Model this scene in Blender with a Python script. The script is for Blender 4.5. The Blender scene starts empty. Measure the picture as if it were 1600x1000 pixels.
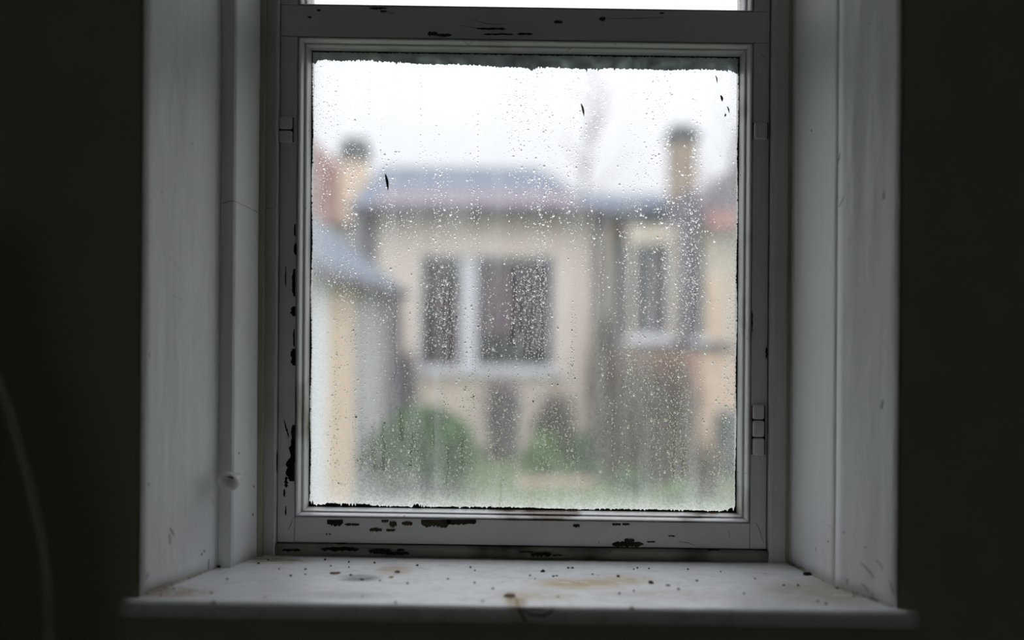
import bpy, bmesh, math, random
import numpy as np
from mathutils import Vector, Matrix
random.seed(7)
RNG = np.random.default_rng(11)
S = bpy.context.scene
COL = S.collection

# ------------------------------------------------------------------ camera, sky, exposure
F = 1556.0            # focal length in pixels of the 1600 px wide frame (35 mm lens)
D0 = 1.405            # distance from the lens to the inside face of the window frame
ZC = 1.50             # height of the lens above the room floor
ROLL = 0.0072
SHEAR = 0.0075        # the old window is slightly out of level
cam_d = bpy.data.cameras.new('camera')
cam_d.sensor_width = 36.0
cam_d.lens = 36.0 * F / 1600.0
cam_d.clip_start = 0.02
cam_d.dof.use_dof = True
cam_d.dof.focus_distance = 1.435
cam_d.dof.aperture_fstop = 1.2
cam_d.dof.aperture_blades = 0
cam = bpy.data.objects.new('camera', cam_d)
COL.objects.link(cam)
cam.matrix_world = Matrix.Translation((0, -D0, ZC)) @ Matrix.Rotation(math.pi / 2, 4, 'X') @ Matrix.Rotation(ROLL, 4, 'Z')
S.camera = cam

world = bpy.data.worlds.new('overcast_sky')
S.world = world
world.use_nodes = True
wn = world.node_tree
wn.nodes.clear()
w_out = wn.nodes.new('ShaderNodeOutputWorld')
w_bg = wn.nodes.new('ShaderNodeBackground')
w_tc = wn.nodes.new('ShaderNodeTexCoord')
w_sep = wn.nodes.new('ShaderNodeSeparateXYZ')
w_ramp = wn.nodes.new('ShaderNodeMapRange')
w_ramp.inputs['From Min'].default_value = 0.0
w_ramp.inputs['From Max'].default_value = 1.0
w_ramp.inputs['To Min'].default_value = 0.90      # overcast sky: horizon to zenith
w_ramp.inputs['To Max'].default_value = 3.7
w_bg.inputs['Color'].default_value = (0.925, 0.94, 1.0, 1)
wn.links.new(w_tc.outputs['Generated'], w_sep.inputs[0])
w_clp = wn.nodes.new('ShaderNodeMath'); w_clp.operation = 'MAXIMUM'; w_clp.inputs[1].default_value = 0.0
w_pow = wn.nodes.new('ShaderNodeMath'); w_pow.operation = 'POWER'; w_pow.inputs[1].default_value = 1.4   # smooth brightening towards the zenith
wn.links.new(w_sep.outputs['Z'], w_clp.inputs[0]); wn.links.new(w_clp.outputs[0], w_pow.inputs[0])
wn.links.new(w_pow.outputs[0], w_ramp.inputs['Value'])
wn.links.new(w_ramp.outputs[0], w_bg.inputs['Strength'])
wn.links.new(w_bg.outputs[0], w_out.inputs[0])

S.view_settings.view_transform = 'Standard'
S.view_settings.look = 'None'
S.view_settings.gamma = 1.0
S.view_settings.use_curve_mapping = False
S.view_settings.exposure = 0.0
cy = S.cycles
cy.use_denoising = True
cy.max_bounces = 14
cy.diffuse_bounces = 6
cy.glossy_bounces = 4
cy.transmission_bounces = 10
cy.transparent_max_bounces = 16
cy.caustics_refractive = True
cy.caustics_reflective = False
cy.sample_clamp_indirect = 3.0
cy.use_adaptive_sampling = False


# ------------------------------------------------------------------ pixel measuring helpers
def X(px, d): return (px - 800) / F * d
def Zr(py, d): return ZC + (500 - py) / F * d
def Y(d): return d - D0

CR, SR = math.cos(ROLL), math.sin(ROLL)
CAMP = Vector((0, -D0, ZC))
def ray(px, py):
    u, v = (px - 800) / F, (500 - py) / F
    return Vector((u * CR - v * SR, 1.0, u * SR + v * CR))
def at(px, py, d): return CAMP + ray(px, py) * d
def on_plane(px, py, p0, n):
    r = ray(px, py)
    return CAMP + r * ((p0 - CAMP).dot(n) / r.dot(n))


def lin(r, g, b):
    f = lambda c: (c / 255 / 12.92) if c / 255 <= 0.04045 else ((c / 255 + 0.055) / 1.055) ** 2.4
    return (f(r), f(g), f(b), 1)


# ------------------------------------------------------------------ materials
def new_mat(name):
    m = bpy.data.materials.new(name)
    m.use_nodes = True
    m.node_tree.nodes.clear()
    return m, m.node_tree.nodes, m.node_tree.links


def paint(name, base, dirt=(0.2, 0.15, 0.08, 1), rough=0.5, scale=(40, 40, 3), amt=0.35, bump=0.15,
          speck=0.0, speck_scale=260, bump_dist=0.001, spec=0.5, thr=(0.55, 0.85)):
    m, N, L = new_mat(name)
    out = N.new('ShaderNodeOutputMaterial')
    b = N.new('ShaderNodeBsdfPrincipled')
    b.inputs['Roughness'].default_value = rough
    b.inputs['Specular IOR Level'].default_value = spec
    tc = N.new('ShaderNodeTexCoord')
    mp = N.new('ShaderNodeMapping')
    mp.inputs['Scale'].default_value = scale
    L.new(tc.outputs['Object'], mp.inputs[0])
    n1 = N.new('ShaderNodeTexNoise'); n1.inputs['Scale'].default_value = 1; n1.inputs['Detail'].default_value = 6
    L.new(mp.outputs[0], n1.inputs['Vector'])
    n2 = N.new('ShaderNodeTexNoise'); n2.inputs['Scale'].default_value = 7; n2.inputs['Detail'].default_value = 5
    L.new(tc.outputs['Object'], n2.inputs['Vector'])
    mr = N.new('ShaderNodeMapRange')
    mr.inputs['From Min'].default_value = thr[0]; mr.inputs['From Max'].default_value = thr[1]
    mr.inputs['To Max'].default_value = amt
    L.new(n2.outputs[0], mr.inputs['Value'])
    mx = N.new('ShaderNodeMix'); mx.data_type = 'RGBA'
    mx.inputs[6].default_value = base; mx.inputs[7].default_value = dirt
    L.new(mr.outputs[0], mx.inputs[0])
    last = mx.outputs[2]
    if speck:
        n3 = N.new('ShaderNodeTexNoise'); n3.inputs['Scale'].default_value = speck_scale; n3.inputs['Detail'].default_value = 2
        L.new(tc.outputs['Object'], n3.inputs['Vector'])
        m3 = N.new('ShaderNodeMapRange')
        m3.inputs['From Min'].default_value = 0.73; m3.inputs['From Max'].default_value = 0.77
        m3.inputs['To Max'].default_value = speck
        L.new(n3.outputs[0], m3.inputs['Value'])
        x3 = N.new('ShaderNodeMix'); x3.data_type = 'RGBA'
        x3.inputs[7].default_value = (0.03, 0.022, 0.012, 1)
        L.new(m3.outputs[0], x3.inputs[0]); L.new(last, x3.inputs[6])
        last = x3.outputs[2]
    L.new(last, b.inputs['Base Color'])
    bp = N.new('ShaderNodeBump'); bp.inputs['Strength'].default_value = bump; bp.inputs['Distance'].default_value = bump_dist
    L.new(n1.outputs[0], bp.inputs['Height'])
    L.new(bp.outputs[0], b.inputs['Normal'])
    L.new(b.outputs[0], out.inputs[0])
    return m


WHITE = (0.66, 0.665, 0.66, 1)
M = {}
M['frame'] = paint('old_white_gloss_paint', (0.66, 0.655, 0.64, 1), dirt=(0.30, 0.26, 0.17, 1), rough=0.38, scale=(12, 12, 60), speck=0.5, bump=0.3)
M['rail'] = paint('old_white_paint_on_rails', (0.66, 0.655, 0.64, 1), dirt=(0.28, 0.24, 0.15, 1), rough=0.4, scale=(6, 40, 90), speck=0.6, bump=0.35)
M['bead'] = paint('chipped_bead_paint', (0.78, 0.78, 0.79, 1), dirt=(0.16, 0.11, 0.05, 1), rough=0.3, scale=(50, 50, 50), amt=0.8, speck=0.9, speck_scale=150, bump=0.3, thr=(0.58, 0.72))
M['sill_strip'] = paint('dirty_frame_sill_paint', (0.24, 0.235, 0.20, 1), dirt=(0.04, 0.035, 0.025, 1), rough=0.7, scale=(10, 60, 60), amt=0.9, bump=0.4, thr=(0.5, 0.62), speck=.8, spec=.2)
M['caulk'] = paint('dirty_caulk', (0.62, 0.58, 0.50, 1), dirt=(0.25, 0.2, 0.13, 1), rough=0.8, scale=(90, 90, 90), amt=0.9, thr=(.45, .6))
M['bead_low'] = paint('stained_bottom_bead_paint', (0.80, 0.80, 0.80, 1), dirt=(0.10, 0.06, 0.025, 1), rough=0.3, scale=(30, 80, 80), amt=0.95, speck=0.9, speck_scale=110, bump=0.3, thr=(0.60, 0.67))
M['reveal'] = paint('reveal_paint', (0.84, 0.855, 0.865, 1), dirt=(0.72, 0.73, 0.71, 1), rough=0.42, scale=(30, 30, 6), amt=0.5, speck=0.25, speck_scale=120, bump=0.9, bump_dist=0.003)
M['wall'] = paint('dark_olive_wall_paint', (0.40, 0.405, 0.315, 1), dirt=(0.33, 0.335, 0.26, 1), rough=0.9, scale=(20, 20, 20), amt=0.6, bump=0.5, bump_dist=0.003, spec=0.1)
M['plaster'] = paint('pale_room_plaster', (0.60, 0.585, 0.53, 1), rough=0.9, bump=0.1)
M['ceiling'] = paint('ceiling_paint', (0.8, 0.79, 0.75, 1), rough=0.9, bump=0.1)
M['wood'] = paint('bare_weathered_wood', (0.055, 0.045, 0.026, 1), dirt=(0.012, 0.010, 0.007, 1), rough=0.9, scale=(60, 60, 400), amt=0.9, bump=0.6, thr=(0.4, 0.6), spec=0.15)
M['grime_and_gap'] = paint('black_mould_and_gap_shade', (0.010, 0.013, 0.011, 1), dirt=(0.03, 0.045, 0.035, 1), rough=0.95, amt=0.8, spec=0.1)  # real mould and grime, also the painted shade in the sash gaps
M['crack'] = paint('crack_shadow_dirt', (0.02, 0.018, 0.014, 1), rough=0.95, spec=0.05)
M['scuff'] = paint('grey_scuff', (0.27, 0.29, 0.29, 1), rough=0.9, spec=0.1)
M['floor'] = paint('floor_boards', (0.36, 0.30, 0.22, 1), dirt=(0.35, 0.28, 0.2, 1), rough=0.7, scale=(60, 2, 10), amt=0.7)
M['cloth'] = paint('dark_cloth', (0.20, 0.20, 0.165, 1), dirt=(0.13, 0.13, 0.11, 1), rough=0.95, scale=(300, 300, 40), amt=0.5, spec=0.05)
M['grit'] = paint('grit', (0.035, 0.028, 0.022, 1), dirt=(0.12, 0.07, 0.03, 1), rough=0.9, amt=0.7, spec=0.1)
M['rust'] = paint('brown_flake', (0.20, 0.12, 0.05, 1), dirt=(0.05, 0.03, 0.015, 1), rough=0.85, scale=(90, 90, 90), amt=0.9, thr=(0.45, 0.6))
M['tan'] = paint('tan_flake', (0.42, 0.31, 0.14, 1), dirt=(0.2, 0.13, 0.06, 1), rough=0.85, amt=0.9)
M['putty'] = paint('overpaint_on_glass', (0.50, 0.52, 0.53, 1), dirt=(0.22, 0.24, 0.24, 1), rough=0.8, scale=(160, 160, 60), amt=0.8, speck=0.7, speck_scale=300, bump=0.6, thr=(0.5, 0.7))
M['leaf_dry'] = paint('dry_leaf', (0.34, 0.27, 0.11, 1), dirt=(0.03, 0.025, 0.015, 1), rough=0.8, scale=(300, 300, 300), amt=0.9, thr=(0.45, 0.55))


def sill_material():
    m, N, L = new_mat('stained_white_sill_paint')
    out = N.new('ShaderNodeOutputMaterial')
    b = N.new('ShaderNodeBsdfPrincipled')
    tc = N.new('ShaderNodeTexCoord')
    big = N.new('ShaderNodeTexNoise'); big.inputs['Scale'].default_value = 6; big.inputs['Detail'].default_value = 8
    big.inputs['Distortion'].default_value = 1.2
    L.new(tc.outputs['Object'], big.inputs['Vector'])
    mp = N.new('ShaderNodeMapping'); mp.inputs['Scale'].default_value = (22, 70, 22)
    L.new(tc.outputs['Object'], mp.inputs[0])
    fine = N.new('ShaderNodeTexNoise'); fine.inputs['Scale'].default_value = 1; fine.inputs['Detail'].default_value = 8
    fine.inputs['Distortion'].default_value = 2.0
    L.new(mp.outputs[0], fine.inputs['Vector'])
    prev = None
    def spot(cx, cy_, rx, ry, col, amt, nlo, nhi, base):
        """a stain of its own shape: ellipse on the board broken up by noise"""
        sub = N.new('ShaderNodeMapping')
        sub.inputs['Location'].default_value = (-cx / rx, -cy_ / ry, 0)
        sub.inputs['Scale'].default_value = (1 / rx, 1 / ry, 0)
        L.new(tc.outputs['Object'], sub.inputs[0])
        ln = N.new('ShaderNodeVectorMath'); ln.operation = 'LENGTH'
        L.new(sub.outputs[0], ln.inputs[0])
        a = N.new('ShaderNodeMapRange'); a.inputs['From Min'].default_value = 1.0; a.inputs['From Max'].default_value = 0.25
        a.interpolation_type = 'SMOOTHSTEP'
        L.new(ln.outputs['Value'], a.inputs['Value'])
        c = N.new('ShaderNodeMapRange'); c.inputs['From Min'].default_value = nlo; c.inputs['From Max'].default_value = nhi
        c.inputs['To Max'].default_value = amt
        L.new(fine.outputs[0], c.inputs['Value'])
        mu = N.new('ShaderNodeMath'); mu.operation = 'MULTIPLY'
        L.new(a.outputs[0], mu.inputs[0]); L.new(c.outputs[0], mu.inputs[1])
        mx = N.new('ShaderNodeMix'); mx.data_type = 'RGBA'
        mx.inputs[7].default_value = col
        L.new(mu.outputs[0], mx.inputs[0])
        if isinstance(base, tuple): mx.inputs[6].default_value = base
        else: L.new(base, mx.inputs[6])
        return mx.outputs[2]
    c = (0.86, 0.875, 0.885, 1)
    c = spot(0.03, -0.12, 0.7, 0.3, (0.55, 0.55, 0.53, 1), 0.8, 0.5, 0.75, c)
    for px, py, rx, ry, col, amt in (
            (905, 912, .075, .03, (0.60, 0.47, 0.24, 1), 1.0), (975, 905, .055, .025, (0.60, 0.48, 0.27, 1), 0.7),
            (835, 930, .06, .03, (0.58, 0.45, 0.28, 1), 0.8), (806, 940, .016, .02, (0.40, 0.27, 0.10, 1), 1.3),
            (560, 903, .032, .018, (0.22, 0.25, 0.28, 1), 1.3), (615, 890, .03, .03, (0.55, 0.42, 0.30, 1), 0.7),
            (270, 925, .06, .03, (0.42, 0.36, 0.26, 1), 0.9), (1290, 925, .09, .07, (0.45, 0.40, 0.30, 1), 0.8),
            (540, 930, .07, .02, (0.42, 0.42, 0.42, 1), 0.8), (1050, 930, .10, .03, (0.55, 0.52, 0.45, 1), 0.6),
            (430, 875, .06, .02, (0.30, 0.25, 0.15, 1), 1.0), (820, 874, .35, .008, (0.25, 0.23, 0.15, 1), 1.0)):
        p = on_plane(px, py, Vector((0, 0, ZC - .337)), Vector((SHEAR, 0, 1)))
        c = spot(p.x, p.y, rx * 1.15, ry * 1.3, col, amt, 0.30, 0.52, c)
    sp = N.new('ShaderNodeTexNoise'); sp.inputs['Scale'].default_value = 170; sp.inputs['Detail'].default_value = 2
    L.new(tc.outputs['Object'], sp.inputs['Vector'])
    s2 = N.new('ShaderNodeMapRange'); s2.inputs['From Min'].default_value = 0.735; s2.inputs['From Max'].default_value = 0.76
    s2.inputs['To Max'].default_value = 0.8
    L.new(sp.outputs[0], s2.inputs['Value'])
    mx = N.new('ShaderNodeMix'); mx.data_type = 'RGBA'; mx.inputs[7].default_value = (0.05, 0.04, 0.03, 1)
    L.new(s2.outputs[0], mx.inputs[0]); L.new(c, mx.inputs[6])
    L.new(mx.outputs[2], b.inputs['Base Color'])
    rr = N.new('ShaderNodeMapRange'); rr.inputs['To Min'].default_value = 0.20; rr.inputs['To Max'].default_value = 0.48
    L.new(big.outputs[0], rr.inputs['Value'])
    L.new(rr.outputs[0], b.inputs['Roughness'])
    bp = N.new('ShaderNodeBump'); bp.inputs['Strength'].default_value = 0.25; bp.inputs['Distance'].default_value = 0.0015
    L.new(fine.outputs[0], bp.inputs['Height']); L.new(bp.outputs[0], b.inputs['Normal'])
    L.new(b.outputs[0], out.inputs[0])
    return m
M['sill'] = sill_material()


def smear_material():
    m, N, L = new_mat('thin_overpaint_on_glass')
    out = N.new('ShaderNodeOutputMaterial')
    a = N.new('ShaderNodeBsdfDiffuse'); a.inputs[0].default_value = (0.55, 0.57, 0.57, 1)
    t = N.new('ShaderNodeBsdfTranslucent'); t.inputs[0].default_value = (0.75, 0.80, 0.82, 1)
    tc = N.new('ShaderNodeTexCoord')
    nz = N.new('ShaderNodeTexNoise'); nz.inputs['Scale'].default_value = 60; nz.inputs['Detail'].default_value = 7
    L.new(tc.outputs['Object'], nz.inputs['Vector'])
    r = N.new('ShaderNodeMapRange'); r.inputs['From Min'].default_value = 0.3; r.inputs['From Max'].default_value = 0.75
    r.inputs['To Min'].default_value = 0.12; r.inputs['To Max'].default_value = 0.6
    L.new(nz.outputs[0], r.inputs['Value'])
    mx = N.new('ShaderNodeMixShader')
    L.new(r.outputs[0], mx.inputs[0]); L.new(a.outputs[0], mx.inputs[1]); L.new(t.outputs[0], mx.inputs[2])
    L.new(mx.outputs[0], out.inputs[0])
    return m
M['smear'] = smear_material()


def glass_material():
    m, N, L = new_mat('window_glass')
    out = N.new('ShaderNodeOutputMaterial')
    t = N.new('ShaderNodeBsdfTransparent'); t.inputs[0].default_value = (0.985, 0.987, 0.987, 1)
    g = N.new('ShaderNodeBsdfGlossy'); g.inputs['Roughness'].default_value = 0.02
    lw = N.new('ShaderNodeLayerWeight'); lw.inputs['Blend'].default_value = 0.5
    pw = N.new('ShaderNodeMath'); pw.operation = 'POWER'; pw.inputs[1].default_value = 5.0
    L.new(lw.outputs['Facing'], pw.inputs[0])
    fr = N.new('ShaderNodeMath'); fr.operation = 'MULTIPLY_ADD'; fr.inputs[1].default_value = 0.9; fr.inputs[2].default_value = 0.025
    L.new(pw.outputs[0], fr.inputs[0])
    mx = N.new('ShaderNodeMixShader')
    L.new(fr.outputs[0], mx.inputs[0]); L.new(t.outputs[0], mx.inputs[1]); L.new(g.outputs[0], mx.inputs[2])
    L.new(mx.outputs[0], out.inputs[0])
    return m
M['glass'] = glass_material()


def film_material():
    """condensation: a veil of tiny scattering droplets whose density is stored on the sheet"""
    m, N, L = new_mat('condensation_mist')
    out = N.new('ShaderNodeOutputMaterial')
    t = N.new('ShaderNodeBsdfTransparent')
    s = N.new('ShaderNodeBsdfTranslucent'); s.inputs[0].default_value = (0.97, 0.97, 0.99, 1)
    at_ = N.new('ShaderNodeAttribute'); at_.attribute_name = 'mist'
    tc = N.new('ShaderNodeTexCoord')
    nz = N.new('ShaderNodeTexNoise'); nz.inputs['Scale'].default_value = 420; nz.inputs['Detail'].default_value = 2
    L.new(tc.outputs['Object'], nz.inputs['Vector'])
    r = N.new('ShaderNodeMapRange'); r.inputs['From Min'].default_value = 0.3; r.inputs['From Max'].default_value = 0.7
    r.inputs['To Min'].default_value = 0.75; r.inputs['To Max'].default_value = 1.25
    L.new(nz.outputs[0], r.inputs['Value'])
    mu = N.new('ShaderNodeMath'); mu.operation = 'MULTIPLY'; mu.use_clamp = True
    L.new(at_.outputs['Fac'], mu.inputs[0]); L.new(r.outputs[0], mu.inputs[1])
    mx = N.new('ShaderNodeMixShader')
    L.new(mu.outputs[0], mx.inputs[0]); L.new(t.outputs[0], mx.inputs[1]); L.new(s.outputs[0], mx.inputs[2])
    L.new(mx.outputs[0], out.inputs[0])
    return m
M['film'] = film_material()


def water_material():
    m, N, L = new_mat('water_droplets')
    out = N.new('ShaderNodeOutputMaterial')
    g = N.new('ShaderNodeBsdfGlass'); g.inputs['IOR'].default_value = 1.33; g.inputs['Roughness'].default_value = 0.0
    L.new(g.outputs[0], out.inputs[0])
    return m
M['water'] = water_material()


EXT = 1.0          # common factor on all the outdoor colours
def simple(name, rgb, rough=0.85, var=0.15, scale=3.0, spec=0.2):
    rgb = tuple(c * EXT for c in rgb[:3])
    d = tuple(max(0, c * (1 - 2.2 * var)) for c in rgb[:3]) + (1,)
    return paint(name, tuple(rgb[:3]) + (1,), dirt=d, rough=rough, scale=(scale, scale, scale), amt=1.0, bump=0.2, thr=(0.4, 0.7), spec=spec)


# ------------------------------------------------------------------ mesh helpers
def link(name, me, mat, parent=None):
    o = bpy.data.objects.new(name, me)
    COL.objects.link(o)
    if mat: me.materials.append(mat)
    if parent: o.parent = parent
    return o


def sheared(v): return (v[0], v[1], v[2] - SHEAR * v[0])


def mesh(name, verts, faces, mat, parent=None, smooth=False, shear=False, bevel=0.0, seg=2, fix=True):
    if shear: verts = [sheared(v) for v in verts]
    me = bpy.data.meshes.new(name)
    me.from_pydata([tuple(v) for v in verts], [], faces)
    bm = bmesh.new(); bm.from_mesh(me)
    if fix: bmesh.ops.recalc_face_normals(bm, faces=bm.faces)
    if bevel:
        bmesh.ops.bevel(bm, geom=list(bm.edges), offset=bevel, segments=seg, affect='EDGES', profile=0.5)
    for f in bm.faces: f.smooth = smooth
    bm.to_mesh(me); bm.free()
    return link(name, me, mat, parent)


def prism(name, pts2, z0, z1, mat, parent=None, axis='z', **k):
    """extrude a polygon: axis z -> pts are (x, y); axis x -> (y, z); axis y -> (x, z)"""
    n = len(pts2)
    f = {'z': lambda p, t: (p[0], p[1], t), 'x': lambda p, t: (t, p[0], p[1]), 'y': lambda p, t: (p[0], t, p[1])}[axis]
    v = [f(p, z0) for p in pts2] + [f(p, z1) for p in pts2]
    fs = [tuple(range(n))[::-1], tuple(range(n, 2 * n))] + [(i, (i + 1) % n, n + (i + 1) % n, n + i) for i in range(n)]
    return mesh(name, v, fs, mat, parent, **k)


def box(name, x0, x1, y0, y1, z0, z1, mat, parent=None, **k):
    return prism(name, [(x0, y0), (x1, y0), (x1, y1), (x0, y1)], z0, z1, mat, parent, **k)


def empty(name, loc, label, cat, group=None, kind=None):
    o = bpy.data.objects.new(name, None); COL.objects.link(o)
    o.location = loc
    o.empty_display_size = 0.1
    return tag(o, label, cat, group, kind)


def tag(o, label=None, cat=None, group=None, kind=None):
    if label: o['label'] = label
    if cat: o['category'] = cat
    if group: o['group'] = group
    if kind: o['kind'] = kind
    return o


def tube(pts, rad, seg=6):
    """closed tapered tube through pts; returns verts, faces"""
    vs, fs = [], []
    n = len(pts)
    for i, p in enumerate(pts):
        p = Vector(p)
        a = Vector(pts[max(0, i - 1)]); b = Vector(pts[min(n - 1, i + 1)])
        t = (b - a).normalized()
        u = t.cross(Vector((0.13, 0.97, 0.2))).normalized()
        w = t.cross(u)
        r = rad[i] if isinstance(rad, (list, tuple)) else rad
        for k in range(seg):
            q = 2 * math.pi * k / seg
            vs.append(p + (u * math.cos(q) + w * math.sin(q)) * r)
    for i in range(n - 1):
        for k in range(seg):
            k2 = (k + 1) % seg
            fs.append((i * seg + k, i * seg + k2, (i + 1) * seg + k2, (i + 1) * seg + k))
    fs.append(tuple(range(seg))[::-1]); fs.append(tuple((n - 1) * seg + k for k in range(seg)))
    return vs, fs


def joined(parts):
    V, Fc = [], []
    for v, f in parts:
        o = len(V); V += list(v); Fc += [tuple(i + o for i in q) for q in f]
    return V, Fc


# ================================================================== THE ROOM
FW = Y(1.187)                 # inside face of the window wall
OW = Y(1.478)                  # its outside face
SILL = ZC - 0.337
HEAD = ZC + 0.68
XL, XR = X(221, 1.187), X(1405, 1.187)
RX0, RX1, RY0, RH = -1.5, 1.5, Y(-1.5), 2.6

o = empty('wall_front', (0, FW, 0), 'dark olive painted wall around the window recess', 'wall', kind='structure')
box('wall_section', RX0, XL, FW, OW, 0, RH, M['wall'], o)
box('wall_section', XR, RX1, FW, OW, 0, RH, M['wall'], o)
box('wall_section', XL, XR, FW, OW, HEAD, RH, M['wall'], o)
box('wall_section', XL, XR, FW, OW, 0, SILL - 0.05, M['wall'], o)
for c in o.children: c.location.y = -FW
tag(box('wall_left', RX0 - .1, RX0, RY0, OW, 0, RH, M['plaster']), 'pale side wall left of the window', 'wall', kind='structure')
tag(box('wall_right', RX1, RX1 + .1, RY0, OW, 0, RH, M['plaster']), 'pale side wall right of the window', 'wall', kind='structure')
o = empty('wall_back', (0, RY0, 0), 'pale wall behind the viewer with an opening added for fill light', 'wall', kind='structure')
BX0, BX1, BZ0, BZ1 = -.31, .31, 1.3, 1.95
for a_ in ((RX0 - .1, BX0, 0, RH), (BX1, RX1 + .1, 0, RH), (BX0, BX1, 0, BZ0), (BX0, BX1, BZ1, RH)):
    box('wall_section', a_[0], a_[1], -.1, 0, a_[2], a_[3], M['plaster'], o)
w2 = empty('added_fill_window', (0, RY0, 0), 'small unseen window added behind the viewer for fill light', 'window', kind='structure')  # added out of view so daylight lifts the dark window wall
for a_ in ((BX0, BX0 + .05, BZ0, BZ1), (BX1 - .05, BX1, BZ0, BZ1), (BX0 + .05, BX1 - .05, BZ0, BZ0 + .05), (BX0 + .05, BX1 - .05, BZ1 - .05, BZ1), (-.02, .02, BZ0 + .05, BZ1 - .05)):
    box('fill_window_frame', a_[0], a_[1], -.08, -.03, a_[2], a_[3], M['frame'], w2)
box('glass_pane', BX0 + .05, BX1 - .05, -.06, -.056, BZ0 + .05, BZ1 - .05, M['glass'], w2)
tag(box('ceiling', RX0 - .1, RX1 + .1, RY0 - .1, OW, RH, RH + .1, M['ceiling']), 'plain ceiling of the dark room', 'ceiling', kind='structure')
tag(box('floor', RX0 - .1, RX1 + .1, RY0 - .1, OW, -.1, 0, M['floor']), 'bare wooden floor of the dark room', 'floor', kind='structure')

# ================================================================== THE WINDOW
win = empty('window_1', (0, 0, 0), 'old white-painted window with a misted square pane and flaking paint', 'window', kind='structure')

# -- reveals, as wedge-shaped linings in plan
xa, xb, xc = X(344, 1.334), X(367.5, 1.346), X(409, 1.405)
def wavy_panel(name, p0, p1, back, z0, z1, amp, seed, label=None, n=60, m=10):
    """hand-plastered lining: front face p0 -> p1 slightly uneven, solid behind to x = back"""
    r = random.Random(seed)
    ph = [(r.uniform(0, 6), r.uniform(3, 14), r.uniform(4, 30), r.uniform(.3, 1)) for _ in range(6)]
    nx, ny = -(p1[1] - p0[1]), (p1[0] - p0[0])
    l = math.hypot(nx, ny); nx /= l; ny /= l
    V, Fc = [], []
    for i in range(n + 1):
        z = z0 + (z1 - z0) * i / n
        for j in range(m + 1):
            t = j / m
            e = amp * sum(a * math.sin(p + fz * z + ft * t) for p, fz, ft, a in ph) / 3
            e *= min(1, 6 * t * (1 - t))
            V.append((p0[0] + (p1[0] - p0[0]) * t + nx * e, p0[1] + (p1[1] - p0[1]) * t + ny * e, z))
        V.append((back, p1[1], z)); V.append((back, p0[1], z))
    w = m + 3
    for i in range(n):
        for j in range(w):
            a, b = i * w + j, i * w + (j + 1) % w
            Fc.append((a, b, b + w, a + w))
    Fc.append(tuple(range(w))[::-1]); Fc.append(tuple(n * w + j for j in range(w)))
    q = mesh(name, V, Fc, M['reveal'], win, shear=True)
    for f in q.data.polygons:
        if len(f.vertices) == 4: f.use_smooth = (f.vertices[0] % w) < m and (f.vertices[1] % w) <= m
    if label: q['label'] = label
    return q
wavy_panel('reveal_panel', (XL, FW), (xa, Y(1.334)), XL - .002, SILL, HEAD, .0012, 1, 'broad left reveal lining next to the dark wall')
box('reveal_step', xa - .03, xb, Y(1.334), Y(1.346) + .05, SILL, HEAD, M['reveal'], win, shear=True)
wavy_panel('reveal_panel', (xb, Y(1.336)), (xc, Y(1.405)), xb - .03, SILL, HEAD, .0008, 2, 'narrow left reveal lining next to the window frame')
XK = X(1308, 1.28)
XRI = X(1235, 1.405)
wavy_panel('reveal_panel', (XR, FW), (XK, Y(1.28)), XR + .002, SILL, HEAD, .0012, 3, 'outer right reveal lining with scratches')
wavy_panel('reveal_panel', (XK, Y(1.28)), (XRI, Y(1.405)), XR, SILL, HEAD, .0009, 4, 'inner right reveal lining next to the window frame')
box('reveal_soffit', XL, XR, FW, 0.0, HEAD - .02, HEAD, M['reveal'], win, shear=True)
# solid fill between linings and outer wall so no daylight leaks round the frame
box('reveal_packing', XL, xc + .004, Y(1.346) + .05, OW - .001, SILL - .02, HEAD, M['wall'], win)
box('reveal_packing', XRI - .004, XR, 0.0, OW - .001, SILL - .02, HEAD, M['wall'], win)

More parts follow.
